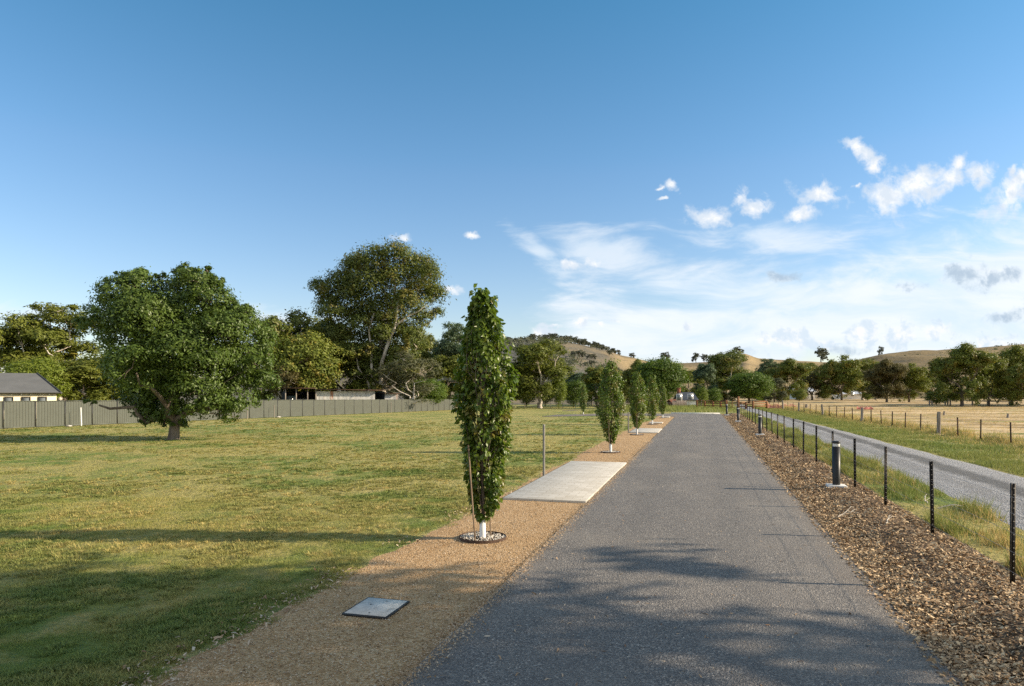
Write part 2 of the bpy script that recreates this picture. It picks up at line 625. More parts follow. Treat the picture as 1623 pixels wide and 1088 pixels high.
def m_hill():
    m, t = mat('dry_hill_grass', 0.95, 0.05)
    P = t.tc
    n1 = t.noise(t.mapping(P, scale=(1, 0.5, 2)), 0.012, 5, 0.6, 0.5)
    n2 = t.noise(t.mapping(P, scale=(0.4, 0.4, 4)), 0.05, 5, 0.65, 0.6)
    n3 = t.noise(P, 0.25, 4, 0.6)
    x, y, z = t.sep(P)
    c = t.mix(t.sstep(n1, 0.35, 0.65), (0.196, 0.150, 0.084), (0.328, 0.249, 0.138))
    c = t.mix(t.m('MULTIPLY', t.sstep(n2, 0.50, 0.66), 0.7), c, (0.105, 0.099, 0.074))
    c = t.mix(t.m('MULTIPLY', t.sstep(n3, 0.55, 0.75), 0.35), c, (0.117, 0.120, 0.059))
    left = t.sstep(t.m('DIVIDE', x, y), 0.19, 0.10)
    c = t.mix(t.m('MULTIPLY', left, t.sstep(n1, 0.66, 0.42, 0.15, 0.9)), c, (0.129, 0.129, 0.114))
    t.put(t.p.inputs['Base Color'], c)
    bump(t, n3, 0.6, 1.5)
    return m


def m_bark(name, c1, c2, sc=3.0, stretch=0.25):
    m, t = mat(name, 0.85, 0.15)
    n = t.noise(t.mapping(t.tc, scale=(1, 1, stretch)), sc, 5, 0.65, 0.3)
    t.put(t.p.inputs['Base Color'], t.mix(t.sstep(n, 0.35, 0.65), c1, c2))
    bump(t, n, 0.6, 0.05)
    return m


def m_tin():
    m, t = mat('galvanised_tin', 0.5, 0.4)
    P = t.tc
    x, y, z = t.sep(P)
    n = t.noise(t.mapping(P, scale=(1, 1, 0.1)), 0.7, 5, 0.65)
    n2 = t.noise(t.mapping(P, scale=(1, 1, 0.2)), 3.0, 4, 0.6)
    c = t.mix(t.sstep(n2, 0.3, 0.7), (0.42, 0.42, 0.41), (0.68, 0.66, 0.62))
    c = t.mix(t.sstep(n, 0.58, 0.66), c, (0.36, 0.17, 0.09))
    t.put(t.p.inputs['Base Color'], c)
    return m


M_LAWN = m_lawn()
M_BLADE = m_blade('lawn_blades', (0.128, 0.186, 0.036), 0.45)
M_TUFT = m_blade('tuft_blades', (0.135, 0.190, 0.050), 0.45)
M_DRYT = m_blade('dry_tuft_blades', (0.38, 0.31, 0.12), 0.45)
M_LUSH = m_blade('verge_blades', (0.155, 0.200, 0.050), 0.8)
M_DRYB = m_blade('dry_blades', (0.50, 0.38, 0.16), 0.8)
M_ASPH = m_asphalt()
M_DIRT = m_gravelly('decomposed_granite', ((0.33, 0.200, 0.090), (0.500, 0.330, 0.170), (0.640, 0.470, 0.290)), 55.0, (0.26, 0.17, 0.09))
M_SOIL = m_gravelly('mulch_soil', ((0.073, 0.049, 0.031), (0.146, 0.099, 0.060), (0.292, 0.199, 0.115)), 30.0, (0.049, 0.034, 0.024), 0.03)
M_TRACK = m_track()
M_HAY = m_hay()
M_HILL = m_hill()
M_CONC = plain('concrete', (0.52, 0.49, 0.43), 0.8, 0.25, 0.12, 3.0)
def m_slab():
    m, t = mat('slab_pavers', 0.85, 0.2)
    b_ = t.new('ShaderNodeTexBrick')
    b_.inputs['Scale'].default_value = 1.0
    b_.inputs['Brick Width'].default_value = 0.40
    b_.inputs['Row Height'].default_value = 0.20
    b_.inputs['Mortar Size'].default_value = 0.006
    b_.inputs['Color1'].default_value = (0.50, 0.465, 0.40, 1)
    b_.inputs['Color2'].default_value = (0.60, 0.565, 0.50, 1)
    b_.inputs['Mortar'].default_value = (0.30, 0.27, 0.22, 1)
    t.put(b_.inputs['Vector'], t.tc)
    n = t.noise(t.tc, 2.0, 5, 0.65)
    c = t.mix(t.m('MULTIPLY', t.sstep(n, 0.4, 0.7), 0.4), b_.outputs['Color'], (0.40, 0.36, 0.29))
    t.put(t.p.inputs['Base Color'], c)
    bump(t, b_.outputs['Fac'], -0.4, 0.006)
    return m


M_SLAB = m_slab()
M_CONCW = plain('pale_concrete', (0.66, 0.65, 0.62), 0.8, 0.25, 0.1, 8.0)
M_STEEL = plain('galvanised_steel', (0.223, 0.210, 0.185), 0.5, 0.4, 0.15, 12.0)
M_BLACK = plain('black_paint', (0.018, 0.017, 0.017), 0.4, 0.45, 0.25, 20.0)
M_PICK = plain('bitumen_black_steel', (0.022, 0.018, 0.015), 0.45, 0.4, 0.3, 25.0)
M_RUSTP = plain('rusty_steel', (0.075, 0.045, 0.030), 0.8, 0.2, 0.35, 20.0)
M_WOOD = m_bark('weathered_wood', (0.20, 0.17, 0.14), (0.36, 0.32, 0.27), 8.0, 0.15)
M_REDW = m_bark('red_timber', (0.16, 0.075, 0.035), (0.30, 0.150, 0.075), 8.0, 0.2)
M_STAKE = m_bark('stake_timber', (0.176, 0.128, 0.086), (0.304, 0.230, 0.162), 20.0, 0.1)
M_WHITE = plain('white_plastic', (0.78, 0.77, 0.74), 0.6, 0.3, 0.06, 10.0)
M_WIRE = plain('fence_wire', (0.30, 0.29, 0.28), 0.5, 0.4, 0.1)
M_CHARC = plain('charcoal_paint', (0.018, 0.019, 0.020), 0.45, 0.4, 0.1, 10.0)
M_FENCE = plain('grey_green_sheet', (0.101, 0.109, 0.088), 0.5, 0.35, 0.05, 1.5)
M_FPOST = plain('dark_fence_post', (0.041, 0.040, 0.036), 0.5, 0.35, 0.1)
M_ROOF = plain('dark_roof_sheet', (0.135, 0.135, 0.130), 0.6, 0.25, 0.08, 1.0)
M_CREAM = plain('cream_render', (0.74, 0.65, 0.46), 0.8, 0.2, 0.05, 2.0)
M_GLASS = plain('window_glass', (0.16, 0.18, 0.19), 0.15, 0.6, 0.1)
M_TIN = m_tin()
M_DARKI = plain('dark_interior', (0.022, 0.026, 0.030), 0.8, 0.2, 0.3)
M_BLUE = plain('faded_blue_paint', (0.055, 0.110, 0.140), 0.5, 0.4, 0.4, 2.0)
M_SLATE = plain('slate_roof', (0.060, 0.066, 0.075), 0.6, 0.3, 0.2, 2.0)
M_BRICK = plain('brick_red', (0.25, 0.105, 0.065), 0.85, 0.15, 0.25, 4.0)
M_PINK = plain('pink_netting', (0.72, 0.30, 0.26), 0.7, 0.2, 0.2, 3.0)
M_PEB = plain('pale_pebble', (0.48, 0.44, 0.38), 0.8, 0.2, 0.5, 9.0)
M_LID = plain('pit_lid_concrete', (0.60, 0.57, 0.52), 0.95, 0.05, 0.12, 12.0, stain=(0.40, 0.38, 0.35))
M_GUM = m_bark('pale_gum_bark', (0.36, 0.30, 0.24), (0.70, 0.64, 0.54), 1.2, 0.3)
M_GREYB = m_bark('grey_bark', (0.085, 0.068, 0.052), (0.20, 0.165, 0.13), 3.0, 0.2)
M_DEAD = m_bark('bleached_stick', (0.50, 0.44, 0.36), (0.68, 0.62, 0.53), 10.0, 0.3)

L_PEAR = leaf_mat('pear_leaf', (0.052, 0.106, 0.013), (0.178, 0.236, 0.033), 0.36, 0.42, 0.34, (0.196, 0.144, 0.033), 1.6)
L_OAK = leaf_mat('oak_leaf', (0.046, 0.081, 0.014), (0.132, 0.194, 0.033), 0.45, 0.35, 0.25, None, 0.55)
L_GUM = leaf_mat('gum_leaf', (0.074, 0.101, 0.020), (0.190, 0.216, 0.040), 0.5, 0.3, 0.22, (0.206, 0.170, 0.033), 0.25)
L_OLIVE = leaf_mat('olive_leaf', (0.092, 0.118, 0.020), (0.223, 0.237, 0.039), 0.55, 0.25, 0.25, None, 0.3)
L_DARK = leaf_mat('dark_leaf', (0.082, 0.113, 0.020), (0.221, 0.248, 0.041), 0.55, 0.25, 0.22, (0.292, 0.222, 0.041), 0.3)
L_BROWN = leaf_mat('brown_leaf', (0.078, 0.072, 0.028), (0.180, 0.150, 0.053), 0.6, 0.2, 0.22, None, 0.3)
L_GREEN = leaf_mat('green_leaf', (0.057, 0.096, 0.014), (0.153, 0.225, 0.032), 0.5, 0.3, 0.3, None, 0.4)
L_BRIGHT = leaf_mat('bright_leaf', (0.094, 0.138, 0.018), (0.231, 0.275, 0.037), 0.5, 0.3, 0.35, None, 0.4)
L_BLUEG = leaf_mat('blue_green_leaf', (0.057, 0.092, 0.047), (0.137, 0.187, 0.097), 0.55, 0.3, 0.25, None, 0.4)
L_GREYG = leaf_mat('grey_green_leaf', (0.089, 0.098, 0.055), (0.187, 0.187, 0.103), 0.6, 0.2, 0.25, None, 0.4)
L_HILL = leaf_mat('hill_tree_leaf', (0.099, 0.110, 0.082), (0.170, 0.176, 0.124), 0.7, 0.1, 0.2, None, 0.2)


def m_chip(name, cols):
    m, t = mat(name, 0.8, 0.2)
    isl = t.geo.outputs['Random Per Island']
    c = t.mix(t.sstep(isl, 0.0, 0.5), cols[0], cols[1])
    c = t.mix(t.sstep(isl, 0.5, 1.0), c, cols[2])
    t.put(t.p.inputs['Base Color'], c)
    return m


M_CHIP = m_chip('wood_chips', ((0.122, 0.080, 0.049), (0.414, 0.276, 0.152), (0.743, 0.560, 0.340)))
M_STONES = m_chip('loose_stone', ((0.22, 0.14, 0.075), (0.46, 0.31, 0.17), (0.62, 0.50, 0.36)))
M_LITT = m_chip('dry_leaf', ((0.20, 0.12, 0.07), (0.42, 0.30, 0.19), (0.58, 0.48, 0.36)))

rng = np.random.default_rng(7)


# ------------------------------------------------------------------ the setting: terrain
def ridge(a):
    px = a * F + CX
    xs = [-900, 0, 500, 640, 700, 760, 785, 820, 870, 900, 930, 960, 985, 1010, 1060, 1100, 1140, 1165, 1180, 1200, 1240, 1290, 1330, 1360, 1400, 1450, 1500, 1560, 1623, 1750, 2600]
    ys = [606, 604, 596, 578, 562, 549, 546, 542, 540, 543, 549, 557, 566, 571, 574, 575, 573, 563, 560, 568, 571, 574, 577, 573, 566, 559, 555, 552, 548, 545, 560]
    return (HOR - np.interp(px, xs, ys)) / F


def ridge_dist(a):
    px = a * F + CX
    return np.interp(px, [0, 980, 1040, 1130, 1180, 1230, 1330, 1420, 1623, 2600], [620, 640, 760, 760, 640, 720, 900, 900, 980, 1000])


def hill(X, Y):
    a = X / np.maximum(Y, 1)
    Rd = ridge_dist(a)
    t = np.clip((Y - 260) / (Rd - 260), 0, None)
    top = ridge(a) * Rd + CAM_H
    up = np.where(t < 1, (0.35 * t + 0.65 * smooth(t)), 1 - 0.5 * np.clip(t - 1, 0, 1.6))
    n = fbm(X / 90, Y / 90, 3, 6) * 20 * smooth(t) * np.clip(np.abs(t - 1) * 4, 0.06, 1)
    return np.maximum(top * up + n, 0) * (t > 0) - 0.06


aa = np.linspace(-1.6, 1.6, 520)
yy = np.concatenate([np.linspace(-30, 250, 8)[:-1], np.geomspace(250, 2600, 110)])
A, Yg = np.meshgrid(aa, yy)
Wd = np.maximum(Yg, 160)
Xg = A * Wd
Zg = np.where(Yg > 250, hill(Xg, np.maximum(Yg, 1)), -0.06) + np.minimum(zg(Xg, Yg), 0) * (Yg < 5000)
na = len(aa)
i, j = np.meshgrid(np.arange(len(yy) - 1), np.arange(na - 1), indexing='ij')
k = i * na + j
mb = MB()
mb.add(np.stack([Xg, Yg, Zg], -1).reshape(-1, 3), np.stack([k, k + 1, k + na + 1, k + na], -1).reshape(-1, 4))
struct(mb.build('hills', M_HILL, smooth=True))

mb = MB()
mb.add(*grid(np.linspace(-150, 70, 150), np.linspace(-20, 172, 140), lambda X, Y: zg(X, Y) + 0.02 * fbm(X / 3, Y / 3, 5, 3) * (DS[0] * X + DS[1] * Y < -6)))
struct(mb.build('lawn', M_LAWN, smooth=True))

# lawn edge, shared by the dirt verge and the blades of grass
ue = np.arange(-4, 72, 0.12)


def lawn_edge(u):
    return -4.72 + 0.55 * fbm(u / 1.9, u * 0 + 3.3, 11, 4) + 0.25 * fbm(u / 0.35, u * 0 + 1.3, 17, 3) + 0.5 * smooth((np.asarray(u) - 45) / 20)


strip('gravel_verge', M_DIRT, ue, lawn_edge(ue), -2.40 - 0 * ue, 10, 0.010, zf=lambda U, s, t: -0.018 * (t < 0.01) + 0.008 * fbm(U * 2, s * 2, 9, 3))
# drive with its turning arm
ur = np.arange(-6, 76.2, 0.25)
el = -2.44 + 0.10 * fbm(ur / 0.9, ur * 0 + 7, 21, 4)
el = np.where(ur > 67, np.minimum(el, -2.44 - (np.clip(ur - 67, 0, 3) ** 1.6) * 0.4), el)
er = 2.14 + 0.12 * fbm(ur / 0.9, ur * 0 + 2, 23, 4)
strip('road', M_ASPH, ur, el, er, 12, 0.034, skirt=0.03, zf=lambda U, s, t: 0.03 * (1 - (2 * t - 1) ** 2))
strip('turning_road', M_ASPH, np.arange(69.2, 76.3, 0.5), -16.0, -2.6, 12, 0.028, skirt=0.02)

# mulch bed
um = np.arange(-4, 77, 0.1)


def mulch_z(U, s):
    t = (s - 2.1) / 2.1
    return 0.02 + 0.10 * np.exp(-((s - 3.25) / 0.55) ** 2) + 0.10 * fbm(U / 0.8, s / 0.8, 31, 3) * smooth(t * 5) * smooth((1 - t) * 5) - 0.06 * smooth((t - 0.85) / 0.15)


strip('mulch_bed', M_SOIL, um, 2.04, 4.22 + 0.35 * fbm(um / 1.6, um * 0 + 9, 33, 3), 24, 0.004, zf=lambda U, s, t: mulch_z(U, s))
# gravel track
ut = np.arange(-4, 130, 0.4)
tl = 5.62 + 0.3 * fbm(ut / 2.2, ut * 0, 41, 4)
tr_ = 9.15 - 0.024 * np.clip(ut - 20, 0, 80) + 0.25 * fbm(ut / 2.0, ut * 0 + 4, 43, 4)
strip('gravel_track', M_TRACK, ut, tl, tr_, 14, 0.02, zf=lambda U, s, t: 0.05 * np.sin(t * np.pi) + 0.03 * fbm(U / 1.5, s * 1.5, 45, 3) - 0.03 * ((t < 0.01) | (t > 0.99)))

# far fence line of the paddock
FP0 = np.array([15.7, 0.0])
FPD = np.array([0.2264, 1.0])


def fline(Y):
    return 15.7 + 0.2264 * Y


yv = np.arange(4, 216, 0.5)
xv = np.concatenate([np.linspace(0, 40, 80), np.linspace(41, 260, 60)])
V = np.stack(np.meshgrid(xv, yv), -1)
Xh = fline(V[..., 1]) - 0.3 + V[..., 0]
Yh = V[..., 1]
Zh = 0.03 + 0.30 * fbm(Xh / 7, Yh / 1.8, 51, 5) * smooth(V[..., 0] / 2)
nx, ny = len(xv), len(yv)
i, j = np.meshgrid(np.arange(ny - 1), np.arange(nx - 1), indexing='ij')
k = i * nx + j
mb = MB()
mb.add(np.stack([Xh, Yh, Zh], -1).reshape(-1, 3), np.stack([k, k + 1, k + nx + 1, k + nx], -1).reshape(-1, 4))
struct(mb.build('hay_field', M_HAY, smooth=True))


# ------------------------------------------------------------------ grass
def blades(name, X, Y, Z, h, w, lean, m, label=None):
    n = len(X)
    an = rng.uniform(0, 2 * np.pi, n)
    la = rng.uniform(0, 2 * np.pi, n)
    dx, dy = np.cos(an) * w / 2, np.sin(an) * w / 2
    lx, ly = np.cos(la) * h * lean, np.sin(la) * h * lean
    b1 = np.stack([X - dx, Y - dy, Z - 0.01], -1)
    b2 = np.stack([X + dx, Y + dy, Z - 0.01], -1)
    tp = np.stack([X + lx, Y + ly, Z + h], -1)
    v = np.stack([b1, b2, tp], 1).reshape(-1, 3)
    f = np.arange(3 * n).reshape(-1, 3)
    mb = MB()
    mb.add(v, f)
    return struct(mb.build(name, m), 'stuff')


def invY(n, y0, y1):
    return y0 * (y1 / y0) ** rng.random(n)


n = 620000
Y = np.concatenate([invY(n // 2, 5.2, 48), rng.uniform(5.2, 16, n // 2)])
X = -0.86 * Y - 0.5 + rng.random(len(Y)) * (0.86 * Y + 0.5 + 0.2776 * Y + 1.0)
u = DU[0] * X + DU[1] * Y
s = DS[0] * X + DS[1] * Y
tuft = fbm(X / 0.35, Y / 0.35, 61, 3)
edge = lawn_edge(u)
ok = (s < edge + 0.25 * (tuft > 0.10) + 0.02) & (rng.random(len(Y)) < 0.35 + 1.3 * np.clip(tuft + 0.25, 0, 1))
ok &= (Y > 5.2)
X, Y, tuft = X[ok], Y[ok], tuft[ok]
h = (0.018 + 0.034 * np.clip(tuft + 0.25, 0, 1)) * rng.uniform(0.5, 1.4, len(X)) * (1 + 0.01 * Y)
blades('lawn_grass', X, Y, zg(X, Y), h, 0.0045 + 0.00055 * Y, rng.uniform(0.2, 1.1, len(X)), M_BLADE)

# tufts standing out of the mown turf: blades splayed round a centre
def tufts(name, X, Y, rad, hh, per, m):
    k_ = np.repeat(np.arange(len(X)), per)
    n = len(k_)
    an = rng.uniform(0, 2 * np.pi, n)
    rr = np.sqrt(rng.random(n)) * rad[k_]
    bx_, by_ = X[k_] + np.cos(an) * rr * .75, Y[k_] + np.sin(an) * rr * .75
    z_ = zg(bx_, by_)
    h = hh[k_] * rng.uniform(.5, 1.1, n) * (1 - .35 * rr / rad[k_])
    w = (0.0055 + 0.0006 * Y[k_]) * rng.uniform(.7, 1.3, n)
    ln = h * rng.uniform(.2, .7, n) + rr * .5
    a2 = an + rng.normal(0, .6, n)
    px_, py_ = -np.sin(a2) * w / 2, np.cos(a2) * w / 2
    mid = np.stack([bx_ + np.cos(a2) * ln * .35, by_ + np.sin(a2) * ln * .35, z_ + h * .65], -1)
    v = np.stack([np.stack([bx_ - px_, by_ - py_, z_ - .01], -1), np.stack([bx_ + px_, by_ + py_, z_ - .01], -1),
                  mid + np.stack([px_, py_, 0 * px_], -1) * .8, mid - np.stack([px_, py_, 0 * px_], -1) * .8,
                  np.stack([bx_ + np.cos(a2) * ln, by_ + np.sin(a2) * ln, z_ + h], -1)], 1).reshape(-1, 3)
    b = np.arange(n)[:, None] * 5
    mb = MB()
    mb.add(v, b + np.array([[0, 1, 2, 3]]))
    mb.f.append(b + np.array([[3, 2, 4]]))
    return struct(mb.build(name, m), 'stuff')


for nm, n, m_, lo_, thr in (('lawn_clumps', 30000, 'tuft', 0, -.02), ('dry_lawn_clumps', 7000, 'dry', 1, .06)):
    Y = np.concatenate([invY(n * 2 // 3, 5.0, 62), rng.uniform(5, 22, n // 3)])
    X = -0.86 * Y - 0.5 + rng.random(len(Y)) * (0.86 * Y + 0.5 + 0.2776 * Y)
    c1 = fbm(X / 1.1, Y / 1.1, 161 + lo_, 3) + 0.5 * fbm(X / 6.0, Y / 6.0, 163 + lo_, 2)
    ok = (c1 > thr) & (DS[0] * X + DS[1] * Y < lawn_edge(DU[0] * X + DU[1] * Y) - 0.02)
    X, Y, c1 = X[ok], Y[ok], c1[ok]
    sz = rng.uniform(.7, 1.4, len(X)) * (1 + .012 * Y)
    tufts(nm, X, Y, .075 * sz, (.040 + .06 * np.clip(c1, 0, .5)) * sz, 22, M_TUFT if m_ == 'tuft' else M_DRYT)

# long grass between fence and track
n = 150000
u = 6 + 74 * rng.random(n) ** 1.6
s = 3.75 + rng.random(n) * 2.1
tuft = fbm(u / 1.1, s / 0.6, 71, 3)
ok = (s > 4.05 + 0.5 * fbm(u / 1.5, u * 0, 72, 3)) & (s < 5.65) & (tuft > -0.18 + 0.22 * (u < 12)) & (rng.random(n) < np.clip(0.35 + 2 * tuft, 0.12, 1))
u, s, tuft = u[ok], s[ok], tuft[ok]
X, Y = US(u, s)
h = (0.08 + 0.80 * np.clip(tuft + 0.1, 0, 0.6)) * rng.uniform(0.4, 1.3, len(X)) * np.where(u > 45, 0.6, 1)
dry = fbm(u / 2.0, s / 1.0, 75, 2) + 0.25 * rng.standard_normal(len(u)) + 0.35 * (u < 13.5) > 0.16
w_ = 0.008 + 0.0006 * Y
blades('verge_grass', X[~dry], Y[~dry], 0 * X[~dry], h[~dry], w_[~dry], rng.uniform(0.1, 0.8, (~dry).sum()), M_LUSH)
blades('dry_verge_grass', X[dry], Y[dry], 0 * X[dry], 0.68 * h[dry], w_[dry], rng.uniform(0.1, 0.8, dry.sum()), M_DRYB)

# grass bank between track and paddock fence
n = 200000
Y = 14 + 100 * rng.random(n) ** 1.7
s0 = 9.15 - 0.024 * np.clip(Y / 0.96 - 17, 0, 80)
x0 = (s0 - DS[1] * Y) / DS[0]
x1 = fline(Y) + 1.0
fr = rng.random(n)
X = x0 + (x1 - x0) * fr
tuft = fbm(X / 1.3, Y / 1.3, 81, 3)
ok = rng.random(n) < np.clip(0.5 + 1.6 * tuft, 0.1, 1)
X, Y, fr, tuft = X[ok], Y[ok], fr[ok], tuft[ok]
h = (0.08 + 0.10 * np.clip(tuft + 0.2, 0, 1) + 0.38 * smooth((fr - 0.72) / 0.28)) * rng.uniform(0.4, 1.3, len(X))
dry = fr + 0.22 * rng.standard_normal(len(fr)) + 0.4 * fbm(X / 3, Y / 3, 83, 2) > 0.80
w_ = 0.010 + 0.0007 * Y
blades('bank_grass', X[~dry], Y[~dry], 0 * X[~dry], h[~dry], w_[~dry], rng.uniform(0.1, 0.8, (~dry).sum()), M_LUSH)
blades('dry_bank_grass', X[dry], Y[dry], 0 * X[dry], h[dry], w_[dry], rng.uniform(0.1, 0.8, dry.sum()), M_DRYB)


# straw in the paddock, tall rank grass past the end of the drive
n = 90000
Y = 26 + 90 * rng.random(n) ** 1.5
X = fline(Y) + 0.5 + 45 * rng.random(n) ** 1.2
row = fbm(X / 7, Y / 1.8, 51, 5)
ok = rng.random(n) < np.clip(0.3 + 3.0 * row, 0.05, 1)
X, Y, row = X[ok], Y[ok], row[ok]
blades('straw', X, Y, 0.30 * row, rng.uniform(0.04, 0.16, len(X)), 0.02 + 0.0007 * Y, rng.uniform(0.5, 3.0, len(X)), M_DRYB)
n = 30000
X = rng.uniform(8, 46, n)
Y = rng.uniform(80, 150, n)
ok = (X < fline(Y) - 3) & ((DS[0] * X + DS[1] * Y) > -14) & ~((DS[0] * X + DS[1] * Y > 4.5) & (DS[0] * X + DS[1] * Y < 9))
X, Y = X[ok], Y[ok]
blades('rank_grass', X, Y, zg(X, Y), rng.uniform(0.1, 0.45, len(X)), 0.09, rng.uniform(0.1, 0.7, len(X)), M_LUSH)


# ------------------------------------------------------------------ chips, litter
def flakes(name, X, Y, Z, L, W, tilt, m):
    n = len(X)
    an = rng.uniform(0, 2 * np.pi, n)
    d = np.stack([np.cos(an), np.sin(an), rng.normal(0, tilt, n)], -1)
    d /= np.linalg.norm(d, axis=1)[:, None]
    up = np.stack([rng.normal(0, tilt, n), rng.normal(0, tilt, n), np.ones(n)], -1)
    sd_ = np.cross(d, up)
    sd_ /= np.linalg.norm(sd_, axis=1)[:, None]
    up = np.cross(sd_, d)
    c = np.stack([X, Y, Z], -1)
    L, W = L[:, None], W[:, None]
    k = rng.uniform(0.0, 0.25, (n, 1)) * L
    v = np.stack([c - d * L / 2 - sd_ * W * .35 - up * k, c - d * L / 2 + sd_ * W * .35 - up * k, c - sd_ * W / 2, c + sd_ * W / 2,
                  c + d * L / 2 - sd_ * W * .2 - up * k, c + d * L / 2 + sd_ * W * .3 - up * k], 1).reshape(-1, 3)
    b = np.arange(n)[:, None] * 6
    f = np.concatenate([b + np.array([[0, 1, 3, 2]]), b + np.array([[2, 3, 5, 4]])], 0)
    mb = MB()
    mb.add(v, f)
    return struct(mb.build(name, m), 'stuff')


n = 185000
u = invY(n, 4.0, 76)
s = 2.12 + 2.13 * rng.random(n) ** 1.05
s = np.where(rng.random(n) < 0.03, 1.98 + 0.3 * rng.random(n), s)
thin = (s > 2.75 + .5 * fbm(u / 1.2, u * 0, 97, 3)) & (s < 3.75) & (fbm(u / 1.6, s / .5, 98, 3) > -.12) & (rng.random(n) < .72)
u, s = u[~thin], s[~thin]
n = len(u)
X, Y = US(u, s)
sz = np.clip(rng.lognormal(-.1, 0.45, n), .3, 2.0) * (1 + 0.010 * u)
flakes('mulch_chips', X, Y, np.where(s < 2.14, 0.045, mulch_z(u, s) + 0.012 + 0.02 * rng.random(n)), 0.038 * sz, 0.013 * sz * rng.uniform(0.6, 1.5, n), 0.45, M_CHIP)
# loose stones over the verge, thicker against the asphalt
n = 42000
u = invY(n, 4.0, 34)
s = np.where(rng.random(n) < .35, -2.46 + 0.10 * rng.standard_normal(n), rng.uniform(-4.6, -2.4, n))
ok = s > lawn_edge(u)
u, s = u[ok], s[ok]
X, Y = US(u, s)
sz = np.clip(rng.lognormal(-5.1, .45, len(X)), .003, .014) * (1 + .02 * u)
tet = np.array([[1, 0, -.3], [-.6, .8, -.3], [-.5, -.9, -.3], [0.1, 0, .8]])
an_ = rng.uniform(0, 6.28, len(X))
cs_, sn_ = np.cos(an_), np.sin(an_)
v = np.stack([np.stack([X + sz * (p[0] * cs_ - p[1] * sn_), Y + sz * (p[0] * sn_ + p[1] * cs_), np.where(s > -2.42, .064, .018) + sz * (p[2] * .8)], -1) for p in tet], 1).reshape(-1, 3)
b = np.arange(len(X))[:, None] * 4
mb = MB()
mb.add(v, np.concatenate([b + np.array([[0, 1, 3]]), b + np.array([[1, 2, 3]]), b + np.array([[2, 0, 3]])], 0))
struct(mb.build('loose_stones', M_STONES), 'stuff')
# fallen leaves on drive, verge and lawn edge
n = 1100
u = invY(n, 4.5, 40)
s = rng.uniform(-4.6, 2.0, n)
X, Y = US(u, s)
sz = rng.lognormal(0, 0.3, n)
flakes('leaf_litter', X, Y, np.where(s > -2.4, 0.068, 0.03) + 0 * X, 0.045 * sz, 0.011 * sz, 0.25, M_LITT)
n = 1500
u = invY(n, 4.0, 30)
s = lawn_edge(u) + 0.16 * rng.standard_normal(n) + 0.05
X, Y = US(u, s)
sz = rng.lognormal(0, 0.35, n)
cl = fbm(u / 0.9, u * 0, 91, 2) + 0.3 * (u < 8) > 0.02
flakes('edge_litter', X[cl], Y[cl], 0.03 + 0.02 * rng.random(cl.sum()), 0.040 * sz[cl], 0.013 * sz[cl], 0.4, M_LITT)


# ------------------------------------------------------------------ trees
def sphere_dirs(n):
    v = rng.standard_normal((n, 3))
    return v / np.linalg.norm(v, axis=1)[:, None]


def cards(mb, c, nrm, L, W):
    """leaf sprays: pointed four-sided blades"""
    n = len(c)
    r = sphere_dirs(n)
    t = np.cross(nrm, r)
    t /= np.linalg.norm(t, axis=1)[:, None] + 1e-9
    b = np.cross(nrm, t)
    L = np.broadcast_to(L, (n,))[:, None]
    W = np.broadcast_to(W, (n,))[:, None]
    k = rng.uniform(-.15, .3, (n, 1))
    v = np.stack([c - t * L / 2, c + b * W / 2 + t * L * .05, c + t * L / 2 - nrm * L * k, c - b * W / 2 + t * L * .05], 1).reshape(-1, 3)
    f = np.arange(4 * n).reshape(-1, 4)
    mb.add(v, f)


def foliage(mb, blobs, n, L, W, clump=0.26, per=26, inner=0.5, up=0.35, low=0.35):
    """blobs: (x, y, z, rx, ry, rz); leaves gather in clumps near each blob's skin"""
    blobs = np.asarray(blobs, float)
    wt = (blobs[:, 3] * blobs[:, 5]) ** 0.85
    wt /= wt.sum()
    nc = max(6, n // per)
    bi = rng.choice(len(blobs), nc, p=wt)
    d = sphere_dirs(nc)
    flip = (d[:, 2] < 0) & (rng.random(nc) > low)
    d[flip, 2] *= -1
    rr = inner + (1 - inner) * np.sqrt(rng.random(nc))
    c = blobs[bi, :3] + d * rr[:, None] * blobs[bi, 3:]
    size = rng.uniform(0.6, 1.35, nc) * clump
    k = np.repeat(np.arange(nc), per)
    off = rng.standard_normal((len(k), 3))
    rl = blobs[bi[k], 3:].mean(1) * size[k]
    off = off * rl[:, None] * np.array([1, 1, 0.7])
    p = c[k] + off
    nr = d[k] * 0.8 + np.array([0, 0, up]) + 0.75 * sphere_dirs(len(k)) + off / (np.linalg.norm(off, axis=1)[:, None] + 1e-6) * 0.5
    nr /= np.linalg.norm(nr, axis=1)[:, None]
    s = rng.uniform(0.65, 1.35, len(k))
    cards(mb, p, nr, L * s, W * s)


def wob(p0, p1, n=6, amp=0.08):
    p0, p1 = np.asarray(p0, float), np.asarray(p1, float)
    t = np.linspace(0, 1, n)[:, None]
    ln = np.linalg.norm(p1 - p0)
    q = p0 + (p1 - p0) * t
    q[1:-1] += rng.normal(0, amp * ln / 2, (n - 2, 3))
    q[:, 2] += np.sin(t[:, 0] * np.pi) * ln * 0.04
    return q


